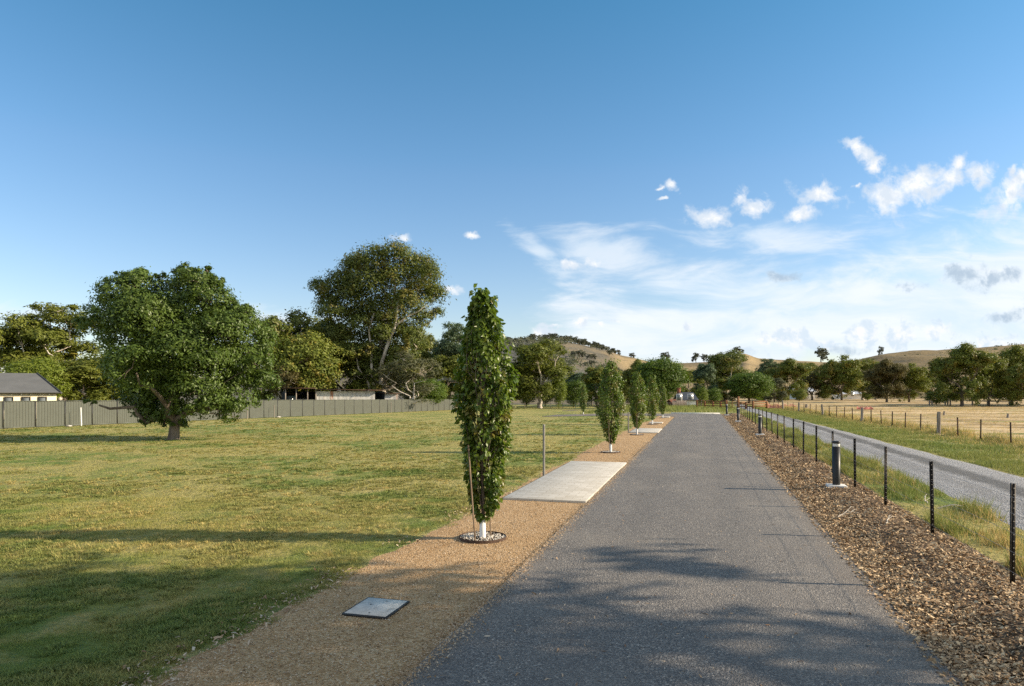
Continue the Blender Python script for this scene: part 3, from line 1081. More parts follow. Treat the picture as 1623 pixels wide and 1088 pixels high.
def limbs(mb, base, fork, blobs, r0, nmain=4, seg=7, flare=1.35):
    """trunk to the fork, main limbs, then a branch into every blob"""
    blobs = np.asarray(blobs, float)
    base, fork = np.asarray(base, float), np.asarray(fork, float)
    t = wob(base, fork, 6, 0.05)
    t[:, 2] = np.linspace(base[2], fork[2], 6)
    mb.tube(t, r0 * np.array([flare, 1.05, 0.95, 0.9, 0.86, 0.82]), seg + 3)
    cs = blobs[:, :3]
    order = rng.permutation(len(cs))
    heads = [order[0]]
    while len(heads) < min(nmain, len(cs)):
        dd = np.min([np.linalg.norm((cs - cs[h_])[:, :3], axis=1) for h_ in heads], 0)
        heads.append(int(np.argmax(dd)))
    nodes = []
    for h_ in heads:
        q = wob(fork - np.array([0, 0, r0 * 0.5]), fork + (cs[h_] - fork) * 0.9, 7, 0.10)
        mb.tube(q, r0 * np.linspace(0.62, 0.16, 7), seg)
        nodes += [(q[m_], r0 * (0.62 - 0.46 * m_ / 6)) for m_ in (2, 3, 4, 5)]
    npos = np.array([q[0] for q in nodes])
    for bi, c in enumerate(cs):
        if bi in heads:
            continue
        cost = np.linalg.norm(npos - c, axis=1) + np.where(npos[:, 2] > c[2], 2.0, 0)
        m_ = int(np.argmin(cost))
        q = wob(npos[m_], npos[m_] + (c - npos[m_]) * 0.95, 5, 0.12)
        mb.tube(q, np.linspace(nodes[m_][1] * 0.55, nodes[m_][1] * 0.14 + 0.006, 5), max(5, seg - 2))
    # twigs
    for c in blobs:
        for _ in range(3):
            d = sphere_dirs(1)[0] * c[3:] * 0.75
            mb.tube(wob(c[:3], c[:3] + d, 4, 0.1), np.linspace(r0 * 0.08 + 0.005, 0.006, 4), 4)


def gum_blobs(H, W, nb, clear, flat=0.8, nd=5):
    """several billowing domes at different heights, with hanging skirts below"""
    out = []
    for q in range(nd):
        ph = q * 2.399 + rng.uniform(-.5, .5)
        rd = W * (rng.uniform(.20, .26) if q else .28)
        r = 0 if q == 0 else rng.uniform(.20, .27) * W
        top = H if q == 0 else H * rng.uniform(.62, .92)
        cz = top - rd * 1.05
        cx, cy = r * math.cos(ph), r * math.sin(ph)
        out.append((cx, cy, cz, rd * .6, rd * .6, rd * .6))
        for k_ in range(nb // nd):
            d = sphere_dirs(1)[0]
            if d[2] < -0.2 and rng.random() < .6:
                d[2] *= -1
            br = W * rng.uniform(.075, .125)
            z = cz + d[2] * (rd - br * .6)
            out.append((cx + d[0] * (rd - br * .3), cy + d[1] * (rd - br * .3), max(z, H * clear + br), br, br, br * flat))
    for q in range(nb // 3):
        ph = rng.uniform(0, 2 * np.pi)
        r = W * rng.uniform(.12, .40)
        br = W * rng.uniform(.08, .13)
        out.append((r * math.cos(ph), r * math.sin(ph), H * (clear + rng.uniform(.03, .36)) + br * .7, br, br, br * 1.15))
    return out


def round_blobs(H, W, nb, low=0.10):
    out = [(0, 0, H * (0.5 + low / 2), W * .30, W * .30, H * (0.48 - low / 2) * .8)]
    cz, rz = H * (1 + low) / 2, H * (1 - low) / 2
    for q in range(nb):
        z = 1 - 2 * (q + 0.5) / nb
        ph = q * 2.399
        rr = math.sqrt(1 - z * z)
        br = W * rng.uniform(0.14, 0.22)
        k = 0.70 * rng.uniform(0.85, 1.08)
        out.append((rr * math.cos(ph) * W / 2 * k, rr * math.sin(ph) * W / 2 * k, cz + z * rz * k, br, br, br * .85))
    return out


def tree_obj(name, blobs, n, L, W, leafm, barkm, fork, r0, loc=(0, 0, 0), label=None, cat='tree', group=None, base=(0, 0, 0), **kw):
    root = empty(name, loc, label, cat, group)
    nmain = kw.pop('nmain', 4)
    tb = MB()
    limbs(tb, np.array(base) - np.array([0, 0, 0.15]), fork, blobs, r0, nmain)
    extra = kw.pop('extra', None)
    if extra:
        extra(tb)
    tb.build('trunk', barkm, root, smooth=True)
    cb = MB()
    foliage(cb, blobs, n, L, W, **kw)
    cr = cb.build('crown', leafm, root)
    V = np.vstack(cb.v)
    lo, hi = np.percentile(V, 0.8, axis=0), np.percentile(V, 99.2, axis=0)
    root['_w'] = float(hi[0] - lo[0])
    root['_cx'] = float(hi[0] + lo[0]) / 2
    root['_h'] = float(hi[2])
    return root


# --- the broad tree on the lawn
sc = 35.1 / F
bx, by = at(275, 697)


def hb(lst, x0, y0, sc, depth=0.85, dy=0.25, squeeze=1.0):
    out = []
    for (x, y, r) in lst:
        rr = r * sc
        out.append(((x - x0) * sc * squeeze, rng.uniform(-1, 1) * dy, (y0 - y) * sc, rr, rr * depth * 1.15, rr * 0.85))
    return out


oak = hb([(200, 470, 34), (180, 500, 38), (225, 455, 28), (255, 470, 40), (300, 455, 34), (330, 450, 24), (345, 480, 34), (300, 500, 50), (240, 520, 55),
          (180, 545, 36), (195, 585, 36), (245, 580, 45), (310, 560, 58), (365, 530, 40), (395, 520, 22), (385, 570, 42), (410, 610, 30), (370, 620, 42),
          (320, 620, 45), (250, 630, 45), (205, 640, 28), (210, 658, 18), (275, 655, 24), (348, 645, 20), (390, 645, 18), (420, 580, 22), (160, 520, 22), (285, 676, 13), (262, 670, 11), (228, 656, 17), (250, 662, 13), (360, 640, 24), (374, 652, 20), (335, 638, 22)],
         275, 697, sc, 1.0, 1.2, .92)
for ex in range(14):
    th = rng.uniform(0, 2 * np.pi)
    rr = rng.uniform(1.5, 3.6)
    oak.append((rr * math.cos(th) + 0.3, rr * math.sin(th), rng.uniform(2.6, 6.6), 1.3, 1.3, 1.1))
tops = hb([(187, 440, 11), (213, 434, 12), (232, 438, 10), (254, 440, 10), (287, 432, 14), (305, 432, 11), (338, 432, 9), (352, 450, 13), (392, 486, 12), (404, 498, 9),
           (370, 480, 10), (145, 470, 7), (140, 495, 7), (430, 560, 8), (390, 662, 6), (140, 640, 9)], 275, 697, sc, 1.0, 0.6, .94)
tree_obj('oak_tree', oak + tops, 130000, 0.165, 0.068, L_OAK, M_GREYB, (0.05, 0, 1.1), 0.28, (bx, by, 0),
         'broad dark green tree standing alone on the lawn in front of the metal fence', nmain=6, clump=0.17, per=46, inner=0.70)

# --- the great pale gum behind the tin shed
GY = 113.0
sc = GY / F
gx, gy = at(604, Y=GY)
gz = float(zg(gx, gy))
gb = hb([(512, 455, 17), (520, 475, 20), (540, 440, 24), (565, 420, 26), (595, 415, 28), (630, 410, 28), (660, 420, 26), (682, 435, 22), (688, 462, 20), (692, 492, 12),
         (665, 450, 28), (625, 445, 34), (585, 450, 34), (550, 465, 32), (535, 495, 26), (565, 500, 34), (605, 490, 36), (645, 485, 32), (670, 500, 18),
         (585, 535, 30), (545, 530, 26), (520, 515, 16), (625, 525, 32), (655, 530, 22), (600, 570, 26), (565, 565, 24), (640, 565, 20), (535, 560, 20), (655, 560, 12), (610, 595, 20), (640, 592, 18), (575, 592, 16), (655, 600, 12), (560, 590, 18), (540, 575, 18), (530, 540, 22), (620, 560, 26), (590, 580, 20), (648, 575, 18), (665, 545, 16)],
        604, 645, sc, 1.0, 3.5)


for (x_, y_, r_) in ((590, 552, 17), (640, 556, 18), (612, 528, 20), (568, 556, 18), (657, 540, 16), (628, 582, 18), (598, 590, 15), (572, 590, 14), (650, 590, 15), (545, 550, 16), (620, 505, 18), (650, 470, 16), (580, 510, 18), (606, 612, 12), (640, 608, 13)):
    gb.append(((x_ - 604) * sc, -4.6, (645 - y_) * sc, r_ * sc * .82, r_ * sc * .7, r_ * sc * .66))


def gum_limbs(tb):
    P = lambda x, y, d=0.0: ((x - 604) * sc, d, (645 - y) * sc)
    for pts, r in (([P(600, 628), P(590, 600), P(576, 580), P(571, 555)], .45), ([P(606, 628), P(596, 590), P(596, 555), P(592, 520), P(600, 495)], .5),
                   ([P(608, 628), P(612, 570), P(620, 545), P(632, 515), P(637, 480), P(645, 455)], .6), ([P(622, 540), P(616, 520), P(614, 500)], .3),
                   ([P(632, 515), P(650, 500), P(668, 492), P(680, 482)], .3), ([P(584, 590), P(568, 592), P(562, 606), P(558, 622)], .2),
                   ([P(568, 592), P(574, 606), P(580, 618)], .14), ([P(566, 596), P(556, 604), P(553, 616)], .12)):
        pts = np.array(pts) + np.array([0, -3.6, 0])
        tb.tube(pts, np.linspace(r, r * .35, len(pts)) * .62, 7)


tree_obj('gum_tree', gb, 92000, 0.46, 0.16, L_GUM, M_GUM, (0.3, 0, 4.0), 0.72, (gx, gy, gz),
         'tallest gum tree with a wide olive crown and white limbs behind the tin shed', group='gum trees behind the fence',
         clump=0.24, per=24, inner=0.45, nmain=6, extra=gum_limbs)

# --- prototypes for the trees further off
PROTO = {}


def proto(key, name, blobs, n, L, W, leafm, barkm, fork, r0, **kw):
    PROTO[key] = [tree_obj(name, blobs, n, L, W, leafm, barkm, fork, r0, **kw), False]


proto('gumA', 'gum_tree', gum_blobs(13, 11, 40, .12), 26000, .40, .16, L_GUM, M_GUM, (0, 0, 3.2), .30, clump=.30, inner=.45)
proto('gumB', 'gum_tree', gum_blobs(12, 11, 45, .03, .8, 6), 28000, .40, .16, L_DARK, M_GREYB, (0.2, 0, 2.6), .30, clump=.30, inner=.45, nmain=5)
proto('gumD', 'gum_tree', gum_blobs(11, 12, 42, .02, .75, 7), 28000, .40, .16, L_DARK, M_GREYB, (-0.2, 0, 2.2), .30, clump=.30, inner=.45, nmain=5)
proto('gumC', 'gum_tree', gum_blobs(14, 9, 26, .26, .7, 5), 15000, .40, .15, L_GUM, M_GUM, (0, 0, 4.5), .28, clump=.30, inner=.4)
proto('roundA', 'leafy_tree', round_blobs(10, 9, 30, .03), 24000, .34, .17, L_GREEN, M_GREYB, (0, 0, 1.8), .26, clump=.26, inner=.55)
proto('roundB', 'leafy_tree', gum_blobs(11, 8.5, 32, .02, .9, 4), 20000, .36, .17, L_DARK, M_GREYB, (0, 0, 2.4), .26, clump=.28, inner=.5)
proto('bushA', 'shrub', round_blobs(3.2, 3.6, 18, .0), 8000, .17, .08, L_GREEN, M_GREYB, (0, 0, .4), .06, clump=.30, inner=.5)
proto('hill', 'hill_tree', gum_blobs(9, 10, 16, .0, .8, 3), 900, 1.0, .6, L_HILL, M_GREYB, (0, 0, 2.4), .3, clump=.34, per=10, inner=.4)
proto('shade', 'gum_tree', gum_blobs(13, 12, 30, .46, .5, 6), 12500, .42, .15, L_GUM, M_GUM, (0, 0, 5), .26, clump=.24, per=30, inner=.35)
proto('fluffy', 'sparse_tree', gum_blobs(8, 7, 18, .05, .8), 5200, .36, .09, L_GREYG, M_DEAD, (0, 0, 1.0), .14, clump=.36, inner=.3, nmain=6)


def put_tree(key, xl, xr, yt, Y, leafm, label, group=None, name=None, rz=None, zbase=None, cat=None):
    p, used = PROTO[key]
    o = p if not used else copy_tree(p)
    PROTO[key][1] = True
    X = ((xl + xr) / 2 - CX) / F * Y
    z0 = float(zg(X, Y)) if zbase is None else zbase
    H = CAM_H + (HOR - yt) / F * Y - z0
    Wt = (xr - xl) / F * Y
    kx, kz = Wt / p['_w'], H / p['_h']
    rz = rng.uniform(-0.5, 0.5) if rz is None else rz
    o.scale = (kx, kx, kz)
    o.rotation_euler = (0, 0, rz)
    o.location = (X - p['_cx'] * kx * math.cos(rz), Y - p['_cx'] * kx * math.sin(rz), z0)
    for ch in o.children:
        if ch.name.startswith('crown') and leafm:
            ch.material_slots[0].link = 'OBJECT'
            ch.material_slots[0].material = leafm
    for k_ in ('group',):
        if k_ in o.keys():
            del o[k_]
    tag(o, label, cat or ('shrub' if key == 'bushA' else 'tree'), group)
    if name:
        o.name = name
    return o


GL = 'trees behind the metal fence'
GR = 'trees along the far side of the paddock'
GM = 'trees past the end of the drive'
for a_ in (
    ('gumA', -40, 62, 506, 100, L_OLIVE, 'olive gum tree rising at the far left behind the cream house', GL),
    ('gumC', 30, 150, 484, 104, L_OLIVE, 'tall open gum with pale branches between the cream house and the broad lawn tree', GL),
    ('roundA', 12, 102, 572, 84, L_BRIGHT, 'bright yellow-green tree close behind the roof of the cream house', GL),
    ('roundB', 96, 172, 574, 88, L_OLIVE, 'low olive tree right beside the cream house, above the fence', GL),
    ('roundB', 62, 140, 560, 108, L_DARK, 'dark tree behind the yellow-green one at the house', GL),
    ('roundA', 130, 300, 560, 96, L_OLIVE, 'wide olive tree mostly hidden behind the broad lawn tree', GL),
    ('gumA', 408, 505, 500, 112, L_GUM, 'brown-tinged gum between the broad lawn tree and the tallest gum', GL),
    ('gumC', 470, 545, 505, 120, L_OLIVE, 'slim olive gum left of the tallest gum, half hidden by it', GL),
    ('roundA', 425, 535, 532, 106, L_DARK, 'dense dark green tree behind the open end of the tin shed', GL),
    ('roundB', 490, 590, 545, 112, L_OLIVE, 'olive tree below the left side of the tallest gum', GL),
    ('fluffy', 425, 475, 582, 100, L_BROWN, 'bare brownish twiggy tree at the left end of the tin shed', GL),
    ('fluffy', 600, 690, 560, 104, L_GREYG, 'thin grey-green tree leaning over the right end of the tin shed', GL),
    ('roundA', 640, 705, 602, 112, L_GREEN, 'low green tree right of the tin shed', GL),
    ('gumC', 655, 700, 532, 135, L_OLIVE, 'small umbrella-topped gum right of the tallest gum', GL),
    ('gumC', 688, 752, 514, 130, L_BLUEG, 'tall blue-green gum rising just left of the nearest columnar tree', GL),
    ('roundB', 680, 742, 566, 124, L_OLIVE, 'olive tree at the right end of the metal fence', GL),
    ('roundB', 735, 825, 590, 140, L_DARK, 'dark tree hidden behind the nearest columnar tree', GM),
    ('gumA', 806, 898, 544, 136, L_OLIVE, 'big olive tree with pale hanging branches at the far edge of the lawn', GM),
    ('bushA', 872, 898, 592, 134, L_BRIGHT, 'bright yellow-green shrub against the big olive tree at the lawn edge', GM, 'shrub'),
    ('bushA', 888, 930, 604, 142, L_GREEN, 'green shrub right of the yellow-green one at the lawn edge', GM, 'shrub'),
    ('roundB', 895, 930, 592, 170, L_BLUEG, 'small dark tree at the foot of the left hill', GM),
    ('roundB', 924, 966, 584, 150, L_DARK, 'very dark tree behind the second columnar tree', GM),
    ('roundA', 945, 1000, 590, 156, L_DARK, 'dark green tree between the second and third columnar trees', GM),
    ('gumB', 990, 1030, 573, 150, L_OLIVE, 'olive gum behind the third columnar tree', GM),
    ('roundA', 1008, 1082, 570, 128, L_GREEN, 'large fresh green round tree behind the row of columnar trees', GM),
    ('roundB', 1072, 1112, 588, 160, L_OLIVE, 'olive tree between the large green round tree and the blue-green one', GM),
    ('roundB', 1101, 1135, 578, 140, L_BLUEG, 'upright blue-green tree above the white cottage', GM),
    ('bushA', 1102, 1122, 615, 118, L_BRIGHT, 'round bright shrub beside the white cottage wall', GM, 'shrub'),
    ('bushA', 1117, 1143, 616, 121, L_GREEN, 'fresh green shrub right of the bright shrub near the cottage', GM, 'shrub'),
    ('gumA', 1116, 1182, 559, 170, L_GUM, 'tall brown-olive gum behind the timber yard fence', GM),
    ('roundB', 1130, 1166, 602, 142, L_DARK, 'dark rounded tree just left of the big green dome behind the timber yard', GM),
    ('roundA', 1155, 1220, 592, 138, L_GREEN, 'big green dome-shaped tree behind the timber yard fence', GM),
    ('gumC', 1198, 1236, 570, 190, L_BLUEG, 'grey-blue gum behind the green dome-shaped tree', GM),
    ('roundB', 1211, 1243, 600, 150, L_GREYG, 'small greyish round tree right of the green dome-shaped tree', GM),
    ('gumB', 1218, 1278, 572, 175, L_DARK, 'dark gum with a pale leaning trunk left of the farmhouse', GR),
    ('gumC', 1262, 1302, 576, 230, L_OLIVE, 'far olive gum showing above the dark gum and the farmhouse', GR),
    ('gumD', 1260, 1310, 590, 185, L_BROWN, 'brownish gum at the left corner of the farmhouse', GR),
    ('gumD', 1300, 1362, 568, 180, L_DARK, 'tall dark gum shading the right side of the farmhouse', GR),
    ('gumA', 1340, 1392, 572, 186, L_DARK, 'dark gum in front of the pale shed', GR),
    ('gumB', 1376, 1432, 573, 146, L_BROWN, 'brown-tinged gum with two stems in the middle of the paddock tree line', GR),
    ('gumD', 1410, 1466, 580, 147, L_OLIVE, 'low spreading olive gum next to the two-stemmed brown one', GR),
    ('gumC', 1452, 1500, 588, 190, L_OLIVE, 'open olive gum further back in the gap of the paddock tree line', GR),
    ('roundB', 1440, 1500, 598, 235, L_GREYG, 'hazy grey-green tree low in the gap of the paddock tree line', GR),
    ('bushA', 1466, 1502, 620, 120, L_OLIVE, 'small umbrella-shaped tree with a bent stem at the paddock edge', GR, 'small_tree'),
    ('gumB', 1484, 1562, 550, 110, L_DARK, 'largest dark gum with a single stout trunk in the paddock tree line', GR),
    ('gumD', 1542, 1590, 566, 112, L_OLIVE, 'olive gum with pale forked limbs right of the largest dark gum', GR),
    ('gumB', 1562, 1640, 553, 122, L_OLIVE, 'tall olive gum at the right edge of the view', GR),
    ('gumD', 1595, 1665, 575, 108, L_DARK, 'dark gum cut by the right edge of the view', GR),
    ('gumA', 1650, 1760, 560, 118, L_DARK, 'dark gum standing beyond the right edge of the view', GR),
    ('bushA', 1255, 1278, 618, 160, L_DARK, 'dark low shrub left of the farmhouse, under the dark gum', GR, 'shrub'),
    ('bushA', 1296, 1316, 619, 196, L_OLIVE, 'olive shrub at the right wall of the farmhouse', GR, 'shrub'),
    ('bushA', 1366, 1384, 622, 180, L_BRIGHT, 'pale green shrub right of the low pale shed', GR, 'shrub'),
    ('bushA', 1428, 1452, 618, 190, L_OLIVE, 'olive shrub between the low spreading gum and the gap in the tree line', GR, 'shrub'),
    ('bushA', 1500, 1530, 616, 150, L_DARK, 'dark shrub behind the stout trunk of the largest dark gum', GR, 'shrub'),
    ('roundB', 1520, 1570, 598, 175, L_DARK, 'dark tree filling the gap behind the two largest gums on the right', GR),
    ('roundB', 1575, 1640, 596, 170, L_OLIVE, 'olive tree behind the gums at the right edge of the view', GR),
    ('roundB', 1385, 1420, 598, 215, L_DARK, 'dark tree behind the two-stemmed brown gum', GR),
    ('roundB', 1318, 1350, 596, 240, L_OLIVE, 'olive tree behind the low pale shed', GR),
    ('bushA', 818, 850, 612, 150, L_DARK, 'dark shrub behind the trunk of the big olive tree at the lawn edge', GM, 'shrub'),
    ('bushA', 850, 880, 606, 152, L_DARK, 'dark shrub right of the trunk of the big olive tree at the lawn edge', GM, 'shrub'),
    ('roundB', 925, 950, 604, 160, L_GREEN, 'green tree behind the small columnar tree on the far lawn', GM),
    ('roundB', 960, 1010, 600, 165, L_OLIVE, 'olive tree low between the columnar trees', GM),
    ('bushA', 1135, 1160, 622, 150, L_GREYG, 'grey-green shrub behind the farm gate', GM, 'shrub'),
    ('bushA', 1195, 1225, 620, 155, L_DARK, 'dark shrub at the foot of the green dome-shaped tree', GM, 'shrub'),
    ('bushA', 1225, 1250, 624, 152, L_OLIVE, 'olive shrub under the small greyish round tree', GM, 'shrub'),
    ('roundB', 560, 625, 598, 122, L_DARK, 'dark tree behind the base of the tallest gum', GL),
    ('roundB', 690, 740, 604, 132, L_DARK, 'dark low tree behind the right end of the metal fence', GL),
    ('roundB', 395, 440, 585, 108, L_DARK, 'dark low tree right behind the broad lawn tree', GL),
    ('roundB', 140, 175, 596, 95, L_DARK, 'dark low tree between the house and the broad lawn tree', GL),
):
    put_tree(*a_)

# --- hill and skyline trees
hill_spots = [(792, 1.0, 8), (803, .99, 9), (811, 1.0, 8), (829, 1.0, 10), (836, .98, 7), (846, .97, 12), (853, .98, 11), (866, 1.0, 12), (874, .99, 12), (882, 1.0, 12),
              (896, .98, 13), (903, .97, 13), (910, .98, 11), (917, .99, 10), (925, .96, 11), (931, .98, 9), (938, .96, 9), (944, .99, 11), (950, .97, 10), (956, .95, 9),
              (962, .98, 9), (788, .97, 7), (797, .94, 7), (842, .94, 9), (858, .95, 10), (870, .95, 10), (879, .93, 9), (889, .95, 11), (899, .94, 12), (907, .96, 11), (913, .93, 12), (921, .94, 10), (927, .92, 10), (935, .93, 9), (942, .92, 9), (951, .93, 8), (959, .92, 8), (970, .94, 8), (977, .93, 7), (968, .99, 9), (974, .97, 8), (980, .99, 8), (908, .90, 10), (918, .88, 10), (928, .90, 11), (936, .86, 10), (898, .85, 8), (886, .9, 9),
              (864, .86, 10), (850, .84, 9), (830, .86, 9), (818, .80, 9), (948, .84, 9), (955, .80, 8), (905, .62, 12), (913, .60, 13), (921, .61, 13), (930, .60, 12),
              (938, .62, 10), (925, .64, 10), (888, .66, 10), (760, .98, 9), (745, 1.0, 10), (726, .98, 11), (705, .98, 11), (690, .98, 11), (940, .5, 11), (965, .72, 8)]
sky_spots = [(1002, 1.0, 12, 'small round tree alone on the ridge right of the left hill'), (1055, 1.0, 18, 'flat-topped tree alone on the bare ridge above the green round tree'),
             (1103, .99, 18, 'left of two grey trees on the ridge above the cottage'), (1116, .99, 15, 'right and smaller of two grey trees on the ridge above the cottage'),
             (1170, .99, 15, 'leaning tree on top of the grassy knoll'), (1177, 1.0, 8, 'little tree beside the leaning one on the knoll'),
             (1301, .99, 27, 'tall lone tree on the skyline between the knoll and the right hill'), (1396, 1.0, 20, 'thin spiky lone tree at the foot of the right hill skyline'),
             (1127, .95, 9, 'low dark bush on the slope left of the knoll')]
for xp, fr, hh in hill_spots:
    xp = xp + rng.uniform(-4, 4)
    hh = hh * rng.uniform(.7, 1.15)
    a_ = (xp - CX) / F
    Y_ = float(260 + (ridge_dist(a_) - 260) * fr)
    X_ = a_ * Y_
    z_ = float(hill(np.array(X_), np.array(Y_)))
    p, used = PROTO['hill']
    o = p if not used else copy_tree(p)
    PROTO['hill'][1] = True
    k_ = hh * rng.uniform(.75, 1.0) / F * Y_ / p['_h']
    o.location = (X_, Y_, z_ - 0.3)
    o.scale = (k_ * rng.uniform(1.0, 1.5), k_ * 1.2, k_)
    o.rotation_euler = (0, 0, rng.uniform(0, 6))
    tag(o, 'small grey-green tree scattered on the slopes of the left hill', 'tree', 'trees on the left hill')
for xp, fr, hh, lab in sky_spots:
    a_ = (xp - CX) / F
    Y_ = float(260 + (ridge_dist(a_) - 260) * fr)
    X_ = a_ * Y_
    z_ = float(hill(np.array(X_), np.array(Y_)))
    o = copy_tree(PROTO['hill'][0])
    k_ = .86 * hh / F * Y_ / PROTO['hill'][0]['_h']
    o.location = (X_, Y_, z_ - 0.3)
    w_ = 0.55 if 'spiky' in lab else 1.0
    o.scale = (k_ * w_, k_ * w_, k_)
    o.rotation_euler = (0, R(14) if 'leaning' in lab and 'beside' not in lab else 0, rng.uniform(0, 6))
    tag(o, lab, 'tree', 'lone trees on the skyline')


# low scrub and rock over the slopes of the hills
cs = []
for q in range(2600):
    px_ = rng.uniform(640, 1000) if q < 1500 else rng.uniform(1000, 1760)
    a_ = (px_ - CX) / F
    fr = rng.uniform(.3, 1.0)
    Y_ = float(260 + (ridge_dist(a_) - 260) * fr)
    X_ = a_ * Y_
    dens = fbm(X_ / 60, Y_ / 140, 171, 3) + (0.10 if px_ < 1000 and fr > .8 else 0)
    if dens < (0.13 if q < 1500 else 0.18):
        continue
    cs.append((X_, Y_, float(hill(np.array(X_), np.array(Y_))) + .8, rng.uniform(1.2, 3.4)))
cs = np.array(cs)
k_ = np.repeat(np.arange(len(cs)), 12)
p_ = cs[k_, :3] + rng.standard_normal((len(k_), 3)) * cs[k_, 3:4] * np.array([.6, .6, .28])
mb = MB()
cards(mb, p_, sphere_dirs(len(k_)), 1.6 * rng.uniform(.6, 1.3, len(k_)), 1.0)
struct(mb.build('hill_scrub', L_HILL), 'stuff')

# --- gums outside the frame on the right: they cast the dappled shade over the foreground
for X_, Y_, H_, W_ in ((16.5, 2.9, 12.8, 12.2), (25.0, 1.0, 16.5, 9.5), (16.0, -8.5, 12.5, 11.0)):
    o = (copy_tree(PROTO['shade'][0]) if PROTO['shade'][1] else PROTO['shade'][0])
    PROTO['shade'][1] = True
    p = PROTO['shade'][0]
    o.scale = (W_ / p['_w'], W_ / p['_w'], H_ / p['_h'])
    o.location = (X_, Y_, 0)
    o.rotation_euler = (0, 0, rng.uniform(0, 6))
    tag(o, 'tall gum outside the view on the right, its dappled shade falling across the drive', 'tree', 'gums shading the foreground')


# ------------------------------------------------------------------ young columnar trees of the drive
def pear_leaves(mb, c, d, nrm, L, W):
    n = len(c)
    d = d / np.linalg.norm(d, axis=1)[:, None]
    s_ = np.cross(d, nrm)
    s_ /= np.linalg.norm(s_, axis=1)[:, None] + 1e-9
    nr = np.cross(s_, d)
    L, W = L[:, None], W[:, None]
    cup = rng.uniform(.05, .22, (n, 1)) * L
    curl = rng.uniform(.0, .35, (n, 1)) * L
    mid = c + d * L * .45
    tip = c + d * L - nr * curl
    lft = mid - s_ * W / 2 + nr * cup
    rgt = mid + s_ * W / 2 + nr * cup
    l2 = c + d * L * .78 - s_ * W * .30 + nr * cup * .7 - nr * curl * .5
    r2 = c + d * L * .78 + s_ * W * .30 + nr * cup * .7 - nr * curl * .5
    m2 = c + d * L * .78 - nr * curl * .5
    v = np.stack([c, lft, rgt, mid, l2, r2, m2, tip], 1).reshape(-1, 3)
    b = np.arange(n)[:, None] * 8
    mb.add(v, np.concatenate([b + np.array([[3, 1, 4, 6]]), b + np.array([[2, 3, 6, 5]])], 0))
    mb.add(np.zeros((0, 3)), np.zeros((0, 3), np.int64)) if False else None
    tri = np.concatenate([b + np.array([[0, 1, 3]]), b + np.array([[0, 3, 2]]), b + np.array([[6, 4, 7]]), b + np.array([[6, 7, 5]])], 0)
    mb.f.append(tri + (mb.n - len(v)))


